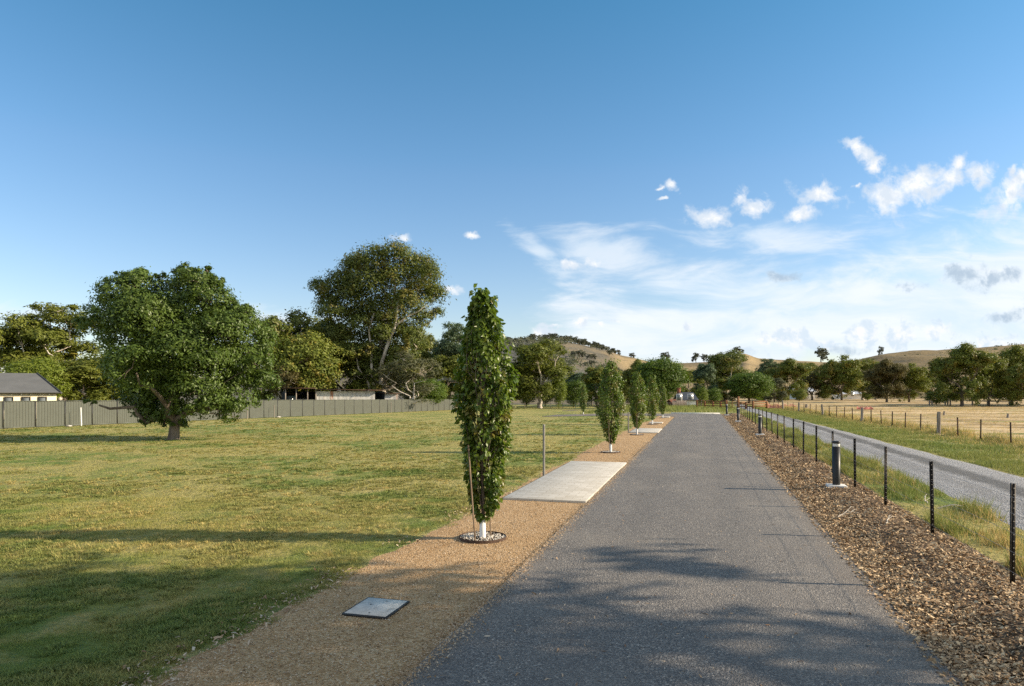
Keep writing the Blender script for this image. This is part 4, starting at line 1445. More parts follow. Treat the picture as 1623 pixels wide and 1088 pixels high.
def pear_proto(prof, n, seed, gap=0.0):
    """prof: (height, half width) pairs; upright stems inside, leaves hung along them"""
    g = np.random.default_rng(seed)
    prof = np.array(prof)
    top = prof[-1, 0]
    root = empty('columnar_tree', (0, 0, 0))
    tb = MB()
    lead = np.array([[0, 0, 0], [0.01, 0, .5], [-.01, .02, 1.4], [.02, 0, 2.6], [0, .01, top * .95]])
    tb.tube(lead, [.036, .032, .026, .016, .004], 10)
    stems = [lead]
    for q in range(34):
        h0 = g.uniform(.35, top * .72)
        ph = q * 2.399 + g.uniform(-.5, .5)
        ln = g.uniform(.7, 1.3)
        pts = []
        for t in np.linspace(0, 1, 6):
            h = h0 + ln * t
            w = np.interp(h, prof[:, 0], prof[:, 1]) * min(1, (t * 1.5) ** .7) * g.uniform(.8, .98)
            pts.append((w * math.cos(ph + .25 * t), w * math.sin(ph + .25 * t), h))
        pts = np.array(pts)
        pts[0, :2] *= 0
        if pts[-1, 2] > top:
            pts[:, 2] *= top / pts[-1, 2]
        tb.tube(pts, np.linspace(.013, .003, 6), 5)
        stems.append(pts)
    tb.build('trunk', M_GREYB, root, smooth=True)
    # leaves
    h = prof[0, 0] + (top - prof[0, 0]) * g.random(n)
    w = np.interp(h, prof[:, 0], prof[:, 1])
    keep = g.random(n) < (w / prof[:, 1].max()) ** .8 + .06
    h, w = h[keep], w[keep]
    ph = g.uniform(0, 2 * np.pi, len(h))
    sp = seed * 1.7
    lump = 1 + .42 * np.array([math.sin(3 * p + 2.1 * z + sp) * math.sin(2.3 * z + p * 2 + sp) for p, z in zip(ph, h)]) + .16 * np.sin(7 * h + 4 * ph) * np.sin(5 * ph)
    r = w * lump * np.sqrt(g.uniform(.30, 1.0, len(h)))
    open_ = fbm(ph * 1.3 + seed, h * 1.5, 200 + seed, 3) > -0.09
    h, r, ph = h[open_], r[open_], ph[open_]
    c = np.stack([r * np.cos(ph), r * np.sin(ph), h], -1)
    # extra leaves along the free shoots
    sh = []
    for st in stems:
        for t in g.random(26):
            q = t * (len(st) - 1)
            k0 = min(int(q), len(st) - 2)
            sh.append(st[k0] + (st[k0 + 1] - st[k0]) * (q - k0) + g.normal(0, .025, 3))
    # a few shoots standing out from the outline, loose leaders at the top
    for q in range(7):
        p0 = g.uniform(0, 6.28)
        ln = g.uniform(.25, .5)
        for t in np.linspace(0, 1, 12):
            rr = .13 + .05 * t
            sh.append(np.array([rr * math.cos(p0), rr * math.sin(p0), top - .45 + ln * t * 1.15]) + g.normal(0, .02, 3))
    for q in range(28):
        h0 = g.uniform(top * .22, top * .93)
        p0 = g.uniform(0, 2 * np.pi)
        w0 = np.interp(h0, prof[:, 0], prof[:, 1])
        reach = g.uniform(.3, 1.15)
        for t in np.linspace(0, 1, 9):
            rr = w0 * (0.85 + .48 * t * reach)
            sh.append(np.array([rr * math.cos(p0), rr * math.sin(p0), h0 + .38 * t]) + g.normal(0, .02, 3))
    sh = np.array(sh)
    sh = sh[sh[:, 2] > prof[0, 0]]
    c = np.vstack([c, sh])
    n2 = len(c)
    outw = np.stack([c[:, 0], c[:, 1], 0 * c[:, 0]], -1)
    outw /= np.linalg.norm(outw, axis=1)[:, None] + 1e-6
    d = outw * .75 + np.array([0, 0, -.75]) + g.normal(0, .55, (n2, 3))
    nrm = outw * .8 + np.array([0, 0, .45]) + g.normal(0, .45, (n2, 3))
    L = g.uniform(.062, .112, n2)
    cb = MB()
    pear_leaves(cb, c, d, nrm, L, L * g.uniform(.55, .75, n2))
    cb.build('crown', L_PEAR, root, smooth=True)
    gm = MB()
    gm.lathe([(.058, 0), (.056, .02), (.046, .36), (.041, .36), (.041, .30)], 16)
    gm.build('trunk_guard', M_WHITE, root, smooth=True)
    rm = MB()
    rm.lathe([(.400, -.02), (.400, .050), (.392, .050), (.392, -.02)], 40)
    rm.build('edging_ring', M_RUSTP, root, smooth=True)
    pb = MB()
    for q in range(420):
        rr, p0 = .385 * math.sqrt(g.random()), g.uniform(0, 6.28)
        if rr < .07:
            continue
        s0 = g.uniform(.010, .026)
        e = np.array([[1, 0, 0], [-1, 0, 0], [0, .8, 0], [0, -.8, 0], [0, 0, .6], [0, 0, -.6], ]) * s0 * g.uniform(.8, 1.2, (6, 3))
        an = g.uniform(0, 6)
        e = np.stack([e[:, 0] * math.cos(an) - e[:, 1] * math.sin(an), e[:, 0] * math.sin(an) + e[:, 1] * math.cos(an), e[:, 2]], -1)
        pb.add(e + np.array([rr * math.cos(p0), rr * math.sin(p0), .034]), [[0, 2, 4], [2, 1, 4], [1, 3, 4], [3, 0, 4], [2, 0, 5], [1, 2, 5], [3, 1, 5], [0, 3, 5]])
    struct(pb.build('pebble_mulch', M_PEB, root), 'stuff')
    sm = MB()
    sm.lathe([(0.001, .016), (.39, .016), (.39, .0)], 24)
    sm.build('soil', M_SOIL, root)
    return root, top


profA = [(.34, .05), (.48, .14), (.8, .25), (1.45, .31), (2.0, .37), (2.4, .43), (2.8, .42), (3.16, .36), (3.5, .29), (3.75, .22), (3.95, .15), (4.22, .05)]
profC = [(.42, .06), (.6, .18), (1.0, .34), (1.5, .46), (2.0, .44), (2.5, .50), (2.9, .38), (3.2, .33), (3.5, .16), (3.75, .05)]
profB = [(.40, .08), (.55, .20), (.9, .30), (1.4, .42), (1.9, .52), (2.4, .53), (2.9, .44), (3.3, .30), (3.6, .18), (3.80, .04)]
pa, topA = pear_proto(profA, 14000, 5)
pc_, topC = pear_proto(profC, 6500, 12)
pb_, topB = pear_proto(profB, 6800, 9)
GP = 'young columnar trees along the drive'
PEAR = [(765, 855, 460, pa, topA, 'nearest and tallest young columnar tree, full glossy leaves, white trunk guard and pebble ring'),
        (968, 718, 573, pb_, topB, 'second young columnar tree just past the long concrete slab'),
        (1009.5, 690, 590, pc_, topC, 'third young columnar tree, beside the short second slab'),
        (1034, 673.5, 597, pb_, topB, 'fourth young columnar tree, in front of the large green round tree'),
        (1050.5, 663, 610, pc_, topC, 'last young columnar tree of the row at the road bend'),
        (924.5, 656, 610, pb_, topB, 'small young columnar tree standing apart on the far lawn by the turning road')]
seen = set()
row_pos = []
for (x_, yb, yt, p, tp, lab) in PEAR:
    X_, Y_ = at(x_, yb)
    o = p if id(p) not in seen else copy_tree(p)
    seen.add(id(p))
    H_ = CAM_H + (HOR - yt) / F * Y_
    k_ = H_ / tp
    z_ = float(zg(X_, Y_)) + .010
    o.location = (X_, Y_, z_)
    o.scale = (k_, k_, k_)
    o.rotation_euler = (0, 0, rng.uniform(0, 6) if x_ != 765 else 0.4)
    tag(o, lab, 'tree', GP)
    row_pos.append((X_, Y_))

# stakes beside the trees
GS = 'timber stakes tied beside the young trees'


def stake(X_, Y_, h, lean, lab):
    mb = MB()
    v = np.array([[0, 0, -.2], [lean[0], lean[1], h]])
    mb.tube(v, .013, 6)
    o = mb.build('tree_stake', M_STAKE, None)
    o.location = (X_, Y_, 0)
    tag(o, lab, 'stake', GS)


X_, Y_ = row_pos[0]
stake(X_ - .09, Y_ - .36, 1.62, (-.13, .0), 'leaning stake in front of the nearest columnar tree')
stake(X_ + .14, Y_ + .05, 1.5, (-.05, .05), 'upright stake behind the white guard of the nearest columnar tree')
stake(row_pos[1][0] - .10, row_pos[1][1] - .36, 1.75, (-.04, 0), 'stake in front of the second columnar tree')
stake(row_pos[2][0] - .05, row_pos[2][1] - .36, 1.6, (-.03, 0), 'stake in front of the third columnar tree')

# marker posts on the lawn edge
for (x_, yb, yt, r_, lab) in ((862, 757, 673, .035, 'steel post standing at the corner of the long concrete slab'),
                              (996, 685.5, 654, .04, 'steel post standing at the corner of the short second slab'),
                              (1050.7, 659.6, 616, .045, 'tall thin steel post by the last columnar tree')):
    X_, Y_ = at(x_, yb)
    mb = MB()
    h_ = (yb - yt) / F * Y_
    mb.tube([(0, 0, -.2), (0, 0, h_ - .01)], r_, 12)
    mb.lathe([(0.001, h_), (r_ * 1.1, h_ - .004), (r_ * 1.1, h_ - .04)], 12)
    o = mb.build('marker_post', M_STEEL, None, True)
    o.location = (X_, Y_, 0)
    tag(o, lab, 'post', 'steel posts along the lawn edge')


# ------------------------------------------------------------------ slabs, pit lid
def slab(u0, u1, s0, s1, label, joints=0):
    mb = MB()
    nj = max(1, joints)
    root = None
    c = US((u0 + u1) / 2, (s0 + s1) / 2)
    ang = -math.atan2(DU[0], DU[1])
    g_ = 0.012
    L = (u1 - u0) / nj
    for q in range(nj):
        mb.box((0, -(u1 - u0) / 2 + L * (q + .5), 0.005), (s1 - s0, L - (g_ if nj > 1 else 0), .07))
    o = mb.build('concrete_slab', M_SLAB)
    o.location = (c[0], c[1], 0.022)
    o.rotation_euler = (0, 0, ang)
    bv = o.modifiers.new('edge', 'BEVEL')
    bv.width = .008
    bv.segments = 2
    tag(o, label, 'slab', 'concrete crossings between lawn and drive')


slab(15.0, 23.5, -4.38, -2.47, 'long pale concrete slab between lawn and drive, nearest the camera', 1)
slab(40.9, 45.4, -4.15, -2.47, 'short concrete slab crossing the verge beside the third columnar tree', 1)
slab(53.2, 54.8, -3.9, -2.9, 'small concrete slab behind the fourth columnar tree', 1)
slab(65.2, 67.0, -3.6, -2.9, 'smallest concrete slab beside the last columnar tree', 1)

c4 = [at(*p) for p in ((545, 980), (611, 986), (645, 954.5), (585, 950.5))]
cx_, cy_ = np.mean(c4, axis=0)
ex = np.array(c4[1]) - np.array(c4[0])
an_ = math.atan2(ex[1], ex[0])
root = empty('pit_cover', (cx_, cy_, 0.012), 'square pale pit lid with dark frame set in the gravel verge', 'pit cover', None, -R(15.5))
w1, d1 = .54, .60
mb = MB()
for (px_, py_, sx, sy) in ((0, -d1 / 2, w1, .018), (0, d1 / 2, w1, .018), (-w1 / 2 + .009, 0, .018, d1 - .018), (w1 / 2 - .009, 0, .018, d1 - .018)):
    mb.box((px_, py_, .008), (sx, sy, .032))
mb.build('frame', M_CHARC, root)
mb = MB()
mb.box((0, 0, .0), (w1 - .040, d1 - .022, .052))
o = mb.build('lid', M_LID, root)
mb = MB()
for sx, sy in ((0.02, -.22), (.02, .22), (-.1, 0.05)):
    mb.lathe([(.001, .0275), (.012, .0275), (.012, .02)], 10, (sx, sy, 0))
mb.build('key_hole', M_BLACK, o)

# kerb across the end of the drive
mb = MB()
a0, a1 = US(76.5, -3.2), US(76.5, 1.9)
cc = ((a0[0] + a1[0]) / 2, (a0[1] + a1[1]) / 2)
mb.box((0, 0, 0), (5.1, .35, .20))
o = mb.build('kerb', M_CONCW)
o.location = (cc[0], cc[1], .05)
o.rotation_euler = (0, 0, -math.atan2(DU[0], DU[1]))
struct(o)


# ------------------------------------------------------------------ bollards
def bollard_proto():
    root = empty('bollard_light', (0, 0, 0))
    mb = MB()
    mb.lathe([(.075, 0), (.078, .02), (.078, .93), (.001, .93)], 28)
    mb.build('body', M_CHARC, root, True)
    mb = MB()
    mb.lathe([(.066, .93), (.070, .935), (.070, 1.005), (.066, 1.01)], 28)
    mb.build('lens', M_WHITE, root, True)
    mb = MB()
    mb.lathe([(.05, 1.008), (.082, 1.008), (.084, 1.02), (.084, 1.055), (.078, 1.063), (.001, 1.066)], 28)
    mb.build('cap', M_CHARC, root, True)
    mb = MB()
    mb.box((0, 0, -.06), (.38, .34, .16))
    o = mb.build('footing', M_CONCW, root)
    bv = o.modifiers.new('edge', 'BEVEL')
    bv.width = .015
    bv.segments = 2
    return root


bp = bollard_proto()
for q, (x_, yb, sc_, lab) in enumerate(((1325.5, 773, 1.04, 'nearest dark bollard light on a pale concrete footing in the mulch'),
                                       (1204.5, 690, 1.0, 'second dark bollard light along the mulch bed'),
                                       (1170, 668.5, 1.0, 'third dark bollard light along the mulch bed'),
                                       (1152, 658.3, 1.0, 'farthest dark bollard light at the end of the mulch bed'))):
    X_, Y_ = at(x_, yb, z=0.1)
    o = bp if q == 0 else copy_tree(bp)
    o.location = (X_, Y_, .15)
    o.scale = (sc_ * (1.1 if q == 0 else 1.15),) * 2 + (sc_,)
    o.rotation_euler = (0, 0, -R(15))
    tag(o, lab, 'bollard', 'bollard lights in the mulch bed')


# ------------------------------------------------------------------ picket fences
def star_picket(h, w=.034):
    mb = MB()
    for a_ in (90, 210, 330):
        c, s_ = math.cos(R(a_)), math.sin(R(a_))
        mb.box((c * w / 2, s_ * w / 2, h / 2 - .15), (w, .006, h + .3), R(a_))
    return mb


def wire_run(name, p0, p1, root, z, r=.0022, sag=.01, n=2, m=M_WIRE):
    mb = MB()
    p0, p1 = np.array(p0), np.array(p1)
    t = np.linspace(0, 1, n)[:, None]
    q = p0 + (p1 - p0) * t
    q = np.hstack([q, np.full((n, 1), z)])
    mb.tube(q, r, 4, False)
    return mb.build(name, m, root)


fr = empty('picket_fence', (*US(9.95, 3.75), 0), 'black star picket and wire fence running along the mulch bed beside the drive', 'fence', None, 0)
ox, oy = US(9.95, 3.75)
first = None
for k_ in range(-2, 24):
    X_, Y_ = US(9.95 + 3.03 * k_, 3.75 + rng.normal(0, .012))
    if first is None:
        first = star_picket(1.26).build('picket', M_PICK, fr)
        clip = MB()
        for z_ in np.linspace(.12, 1.2, 14):
            clip.box((0.0, -.022, z_), (.012, .008, .012))
        cl_ = clip.build('tie', M_STEEL, first)
        o = first
    else:
        o = copy_tree(first, fr)
    o.location = (X_ - ox, Y_ - oy, .06 + rng.normal(0, .012))
    o.rotation_euler = (rng.normal(0, .012), rng.normal(0, .012), R(-15) + rng.normal(0, .25))
p0, p1 = US(1.0, 3.72), US(9.95 + 3.03 * 23, 3.72)
for z_ in (.25, .50, .74, .98, 1.18):
    wire_run('wire', (p0[0] - ox, p0[1] - oy), (p1[0] - ox, p1[1] - oy), fr, z_, .0024)

pf = empty('paddock_fence', (fline(39.4), 39.4, 0), 'old wire fence of rusty pickets and weathered timber posts edging the mown paddock', 'fence')
ox, oy = fline(39.4), 39.4
fp = ft = None
ys_ = [22.8, 25.5, 28.3, 31.1, 34.1, 36.8, 39.4, 42.2, 44.9, 47.5, 49.9, 52.4, 54.9, 57.6, 60.3, 63.0, 65.8, 68.6, 71.7, 74.8, 77.9, 81, 84.6, 88.3, 92, 96, 100, 104, 108]
thick = {39.4, 54.9, 68.6, 81, 92, 22.8, 108}
for y_ in ys_:
    if y_ in thick:
        if ft is None:
            mb = MB()
            mb.tube([(0, 0, -.3), (.01, 0, .5), (.0, .01, 1.0), (.0, 0, 1.22)], [.11, .105, .102, .095], 9)
            ft = o = mb.build('timber_post', M_WOOD, pf, False)
        else:
            o = copy_tree(ft, pf)
        o.scale = (1, 1, rng.uniform(.95, 1.1))
    else:
        if fp is None:
            fp = o = star_picket(1.08, .04).build('picket', M_RUSTP, pf)
        else:
            o = copy_tree(fp, pf)
    o.location = (fline(y_) - ox, y_ - oy, 0)
    o.rotation_euler = (rng.normal(0, .025), rng.normal(0, .03), rng.uniform(0, 6))
for z_ in (.3, .6, .9):
    wire_run('wire', (fline(20) - ox, 20 - oy), (fline(108) - ox, 108 - oy), pf, z_, .004)

# wire fence at the far end of the lawn
wf = empty('wire_fence', (10, 128, -.5), 'low wire fence with thin posts closing the far end of the lawn', 'fence')
fp = None
for q, x_ in enumerate(range(812, 1122, 20)):
    Y_ = 139 - 37 * (x_ - 812) / 310
    X_ = (x_ - CX) / F * Y_
    if fp is None:
        mb = MB()
        mb.tube([(0, 0, -.2), (0, 0, 1.15)], .045, 6)
        fp = o = mb.build('post', M_WOOD, wf)
    else:
        o = copy_tree(fp, wf)
    o.location = (X_ - 10, Y_ - 128, float(zg(X_, Y_)) + .5)
for z_ in (.4, .8, 1.05):
    a0, a1 = at(812, Y=139), at(1112, Y=102.5)
    wire_run('wire', (a0[0] - 10, a0[1] - 128), (a1[0] - 10, a1[1] - 128), wf, z_ + .15, .012)


# timber yard rails
def rail_fence(pts, hs, label, rails=(.35, .68, 1.0), name='timber_rail_fence'):
    o0 = np.array(pts[0] + (0,))
    root = empty(name, tuple(o0), label, 'fence', 'timber rail fences of the yard')
    P_ = [np.array(p) - o0[:2] for p in pts]
    for p, h_ in zip(P_, hs):
        mb = MB()
        mb.box((p[0], p[1], h_ / 2), (.24, .24, h_))
        mb.build('post', M_REDW, root)
    for q in range(len(P_) - 1):
        d = P_[q + 1] - P_[q]
        ln = np.linalg.norm(d)
        an = math.atan2(d[1], d[0])
        for z_ in rails:
            mb = MB()
            c = (P_[q] + P_[q + 1]) / 2
            mb.box((c[0], c[1], z_ + rng.normal(0, .02)), (ln - .24, .06, .14), an)
            mb.build('rail', M_REDW, root)
    return root


rail_fence([at(1104.5, Y=104), at(1117, Y=103), at(1130, Y=101), at(1142, Y=99), at(1151, Y=97)], [1.15, 1.0, 1.0, 1.0, 1.2],
           'red-brown timber rail fence left of the tall gate post')
rail_fence([at(1170, Y=94), at(1182, Y=94.5), at(1193.5, Y=94), at(1215, Y=96)], [1.75, .95, 1.15, 1.05],
           'red-brown timber rail fence with the tall gate post, beside the gravel track')
# gate between the two
gx0, gx1 = np.array(at(1152.5, Y=96.5)), np.array(at(1168.5, Y=94.3))
root = empty('farm_gate', (gx0[0], gx0[1], 0), 'brown barred farm gate between the two timber rail fences', 'gate')
d_ = gx1 - gx0
an = math.atan2(d_[1], d_[0])
ln = np.linalg.norm(d_)
mb = MB()
for z_ in (.2, .42, .64, .86, 1.08):
    mb.box((d_[0] / 2, d_[1] / 2, z_), (ln, .045, .07), an)
mb.build('bars', M_REDW, root)
mb = MB()
for f_ in (0.02, .5, .98):
    mb.box((d_[0] * f_, d_[1] * f_, .64), (.07, .07, 1.0), an)
mb.build('stile', M_REDW, root)

# posts left standing in the paddock
for (x_, yb, yt, r_, lab) in ((1496, 659.5, 652, .10, 'short dark post in the mown paddock below the open olive gum'), (1597, 664, 656, .10, 'short dark post in the mown paddock near the right edge'),
                              (1278, 647, 641, .22, 'stumpy grey post in the paddock left of the farmhouse')):
    X_, Y_ = at(x_, yb)
    mb = MB()
    h_ = (yb - yt) / F * Y_
    mb.tube([(0, 0, -.2), (0.02, 0, h_ * .5), (.05, 0, h_)], [r_ * 1.1, r_, r_ * .85], 8)
    o = mb.build('paddock_post', M_WOOD)
    o.location = (X_, Y_, 0)
    tag(o, lab, 'post', 'posts standing in the paddock')
of = empty('post_and_rail', (*at(1490, Y=114), 0), 'broken grey post fence under the trees behind the paddock', 'fence')
ox, oy = at(1490, Y=114)
for x_, h_ in ((1473, 1.0), (1477, .8), (1498, .8), (1502, 1.0), (1506, 1.25), (1541, 1.1), (1565, 1.0), (1600, 1.0)):
    X_, Y_ = at(x_, Y=114)
    mb = MB()
    mb.tube([(X_ - ox, Y_ - oy, -.2), (X_ - ox + .03, Y_ - oy, h_)], .12, 7)
    mb.build('post', M_WOOD, of)
for x0_, x1_, z_ in ((1541, 1565, .8), (1565, 1600, .75)):
    a0, a1 = at(x0_, Y=114), at(x1_, Y=114)
    mb = MB()
    mb.tube([(a0[0] - ox, a0[1] - oy - .1, z_), (a1[0] - ox, a1[1] - oy - .1, z_ - .05)], .05, 6)
    mb.build('rail', M_WOOD, of)


# pink netting
def netting(x0, x1, y, hgt, lab):
    p0, p1 = np.array(at(x0, y)), np.array(at(x1, y))
    d = p1 - p0
    root = empty('netting', (p0[0], p0[1], 0.1), lab, 'netting', 'pink netting in the paddock')
    n_ = 26
    mb = MB()
    for r_ in range(4):
        t = np.linspace(0, 1, n_)
        pts = np.stack([d[0] * t, d[1] * t + .12 * np.sin(9 * t), hgt * (r_ / 3) * (.75 + .25 * np.sin(t * 23 + 1)) + .05], -1)
        mb.tube(pts, .035, 4)
    for t in np.linspace(0, 1, 22):
        mb.tube([(d[0] * t, d[1] * t + .12 * math.sin(9 * t), .03), (d[0] * t + .05, d[1] * t + .12 * math.sin(9 * t), hgt * (.8 + .2 * math.sin(t * 23 + 1)))], .03, 4)
    mb.build('mesh_strip', M_PINK, root)


netting(1358, 1384, 650.5, .30, 'faded pink netting lying in a strip on the mown paddock')
netting(1217, 1262, 648.5, .55, 'faded pink netting sagging beside the timber rail fence')


# ------------------------------------------------------------------ metal sheet fence
SL = 0.322
cf = empty('sheet_metal_fence', (-33.8, 45, 0), 'long grey-green corrugated metal fence behind the lawn', 'fence')
pl = 2.2
dY = pl / math.hypot(1, SL)
an = math.atan2(1, SL)


def cpt(Y):
    X = (1160 - CX) / F * Y - 52080.0 / F
    return X, Y


Hf = 1.84
pan = post = None
k_ = 0
Y_ = 45.1 - 4 * dY
while Y_ < 117:
    xa, ya = cpt(Y_)
    xb, yb = cpt(Y_ + dY)
    z0 = float(zg(np.array(xa), np.array(ya)))
    if pan is None:
        n_ = 10
        pts, x_ = [], .06
        pit = (pl - .12) / n_
        for q in range(n_):
            for fx, dy_ in ((0, 0), (.34, 0), (.42, .045), (.90, .045), (.98, 0)):
                pts.append((x_ + (q + fx) * pit, dy_))
        pts.append((pl - .06, 0))
        pts = np.array(pts)
        m_ = len(pts)
        v = np.vstack([np.column_stack([pts, np.full(m_, .06)]), np.column_stack([pts, np.full(m_, Hf - .05)])])
        q = np.arange(m_ - 1)
        mb = MB()
        mb.add(v, np.stack([q, q + 1, q + m_ + 1, q + m_], -1))
        pan = o = mb.build('panel', M_FENCE, cf)
        mb = MB()
        mb.box((pl / 2, .02, Hf - .03), (pl - .07, .065, .05))
        mb.build('rail', M_FENCE, pan)
        mb = MB()
        mb.box((pl / 2, .02, .04), (pl - .07, .065, .07))
        mb.build('rail', M_FENCE, pan)
        mb = MB()
        mb.box((0, .02, Hf / 2 - .1), (.065, .085, Hf + .2))
        post = po = mb.build('post', M_FPOST, cf)
    else:
        o = copy_tree(pan, cf)
        po = copy_tree(post, cf)
    for q_ in (o, po):
        q_.location = (xa + 33.8, ya - 45, z0)
        q_.rotation_euler = (0, 0, an)
    Y_ += dY
po = copy_tree(post, cf)
xa, ya = cpt(Y_)
po.location = (xa + 33.8, ya - 45, float(zg(np.array(xa), np.array(ya))))
po.rotation_euler = (0, 0, an)


# stakes and stones along the metal fence
def fence_side(x, off=-0.9):
    Y_ = 52080.0 / (1160 - x)
    X_, _ = cpt(Y_)
    X_, Y_ = X_ * (1 + off / Y_), Y_ + off
    return X_, Y_, float(zg(np.array(X_), np.array(Y_)))


for x_, h_, le, m_, lab in ((129, 1.35, -.05, M_WHITE, 'white leaning stake against the metal fence left of the broad tree'),
                            (435, 1.3, -.02, M_WOOD, 'grey stake against the metal fence just right of the broad tree'),
                            (620, 1.5, 0, M_WOOD, 'grey stake against the metal fence below the tallest gum'),
                            (392, 1.0, 0, M_WOOD, 'short grey stake by the metal fence at the skirt of the broad tree')):
    X_, Y_, z_ = fence_side(x_)
    mb = MB()
    mb.tube([(0, 0, -.1), (le, 0, h_)], .045, 7)
    o = mb.build('fence_stake', m_)
    o.location = (X_, Y_, z_)
    tag(o, lab, 'stake', 'stakes along the metal fence')
for x_, s_, lab in ((109, .15, 'pale stone at the foot of the metal fence left of the white stake'), (441, .18, 'pale flat stone at the foot of the metal fence right of the broad tree')):
    X_, Y_, z_ = fence_side(x_, -1.2)
    me = bpy.data.meshes.new('stone')
    import bmesh
    bm = bmesh.new()
    bmesh.ops.create_icosphere(bm, subdivisions=2, radius=1)
    for v in bm.verts:
        v.co = Vector((v.co.x * s_ * 1.6, v.co.y * s_, v.co.z * s_ * .5)) * rng.uniform(.85, 1.12)
    bm.to_mesh(me)
    bm.free()
    me.materials.append(M_PEB)
    o = bpy.data.objects.new('stone', me)
    COL.objects.link(o)
    o.location = (X_, Y_, z_ + .05)
    tag(o, lab, 'stone', 'stones at the metal fence')


# ------------------------------------------------------------------ buildings
def quadmesh(name, verts, faces, m, parent):
    mb = MB()
    for f in faces:
        mb.add([verts[i_] for i_ in f], [list(range(len(f)))])
    return mb.build(name, m, parent)


# cream house on the left: long side to the camera, hip roof
def along(x, X0, Y0, an_):
    """distance from (X0, Y0) along a wall at angle an_ to the sight line through photo column x"""
    k_ = (x - CX) / F
    return (k_ * Y0 - X0) / (math.cos(an_) - k_ * math.sin(an_))


HY, HA = 62.0, R(33)
hx1 = (88 - CX) / F * HY
house = empty('cream_house', (hx1, HY, 0), 'cream house with a dark grey hip roof behind the metal fence', 'house', None, HA)
ez = CAM_H - (622.5 - HOR) / F * HY
rz_ = CAM_H + (HOR - 592) / F * (HY + 2.5)
Lh = 16.0
mb = MB()
mb.box((-Lh / 2, 4, (ez + .05) / 2), (Lh, 8, ez + .05))
mb.build('wall', M_CREAM, house)
e1, e0, rdx = .45, -Lh - .45, -1.5
vs = [(e0, -.28, ez), (e1, -.28, ez), (e1, 8.5, ez), (e0, 8.5, ez), (rdx, 4, rz_), (e0 + 2.1, 4, rz_)]
lo = [(x, y, z - .10) for x, y, z in vs[:4]]
rf = quadmesh('roof', vs + lo, [[0, 1, 4, 5], [1, 2, 4], [2, 3, 5, 4], [3, 0, 5], [9, 8, 7, 6], [0, 6, 7, 1], [1, 7, 8, 2], [2, 8, 9, 3], [3, 9, 6, 0]], M_ROOF, house)
mb = MB()
mb.box(((e0 + e1) / 2, -.33, ez - .02), (e1 - e0, .09, .09))
mb.tube([(rdx, 4, rz_ + .02), (e1 - .05, -.25, ez + .04)], .07, 6)
mb.build('gutter', M_FPOST, rf)
for xp in (14, 41.5, 67.5):
    xw = along(xp, hx1, HY, HA)
    mb = MB()
    for (cx0, cz0, sx, sz) in ((0, 1.95, .66, .06), (0, .87, .66, .06), (-.30, 1.41, .06, 1.02), (.30, 1.41, .06, 1.02)):
        mb.box((xw + cx0, -.03, cz0), (sx, .08, sz))
    wn = mb.build('window', M_CHARC, house)
    mb = MB()
    mb.box((xw, -.012, 1.41), (.54, .02, 1.02))
    mb.build('pane', M_GLASS, wn)
for xp in (0, 18, 34, 49, 64, 78):
    xw = along(xp, hx1, HY, HA)
    mb = MB()
    mb.box((xw, -.07, ez - .16), (.09, .14, .08))
    mb.build('rafter_end', M_WHITE, house)

# tin shed
SY, SA = 97.0, R(24)
shx = (500 - CX) / F * SY
shz = float(zg(np.array(shx), np.array(SY)))
shed = empty('tin_shed', (shx, SY, shz), 'long rusty corrugated tin shed with an open dark bay behind the metal fence', 'shed', None, SA)
PX = lambda x: along(x, shx, SY, SA)
PZ = lambda y, Y=SY: CAM_H + (HOR - y) / F * Y - shz


def corr(x0, x1, z0, z1, y, pitch=.19, amp=.03):
    n_ = int((x1 - x0) / pitch * 4)
    xs = np.linspace(x0, x1, n_)
    dy_ = amp * np.sin((xs - x0) / pitch * 2 * np.pi)
    v = np.vstack([np.column_stack([xs, y + dy_, np.full(n_, z0)]), np.column_stack([xs, y + dy_, np.full(n_, z1)])])
    q = np.arange(n_ - 1)
    return MB().add(v, np.stack([q, q + 1, q + n_ + 1, q + n_], -1))


zt = PZ(620.5)
corr(PX(501), PX(594), .0, zt, 0).build('wall', M_TIN, shed, True)
corr(PX(610), PX(632), .0, PZ(624.5), .5).build('lean_to_wall', M_TIN, shed, True)
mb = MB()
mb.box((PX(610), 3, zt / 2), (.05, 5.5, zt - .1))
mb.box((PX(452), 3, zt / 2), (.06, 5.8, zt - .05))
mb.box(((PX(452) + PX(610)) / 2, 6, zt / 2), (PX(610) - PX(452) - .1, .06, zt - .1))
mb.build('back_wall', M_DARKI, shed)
mb = MB()
mb.box(((PX(449) + PX(500)) / 2, 2.6, PZ(615.6)), (PX(500) - PX(449), 7.2, .10))
mb.box(((PX(500) + PX(604)) / 2, 2.6, PZ(618.2)), (PX(604) - PX(500) - .01, 7.0, .12), mat=[[1, 0, 0], [0, 1, 0], [-.012, 0, 1]])
mb.box(((PX(609) + PX(633)) / 2, 2.6, PZ(624)), (PX(633) - PX(609), 5.5, .10))
mb.build('roof', M_RUSTP, shed)
for xp in (452, 469, 487, 500):
    mb = MB()
    mb.box((PX(xp), -.3, (PZ(616.5)) / 2), (.14, .14, PZ(616.5) - .02))
    mb.build('post', M_WOOD, shed)
# machine parked in the bay
def in_shed(lx, ly):
    return shx + lx * math.cos(SA) - ly * math.sin(SA), SY + lx * math.sin(SA) + ly * math.cos(SA), shz


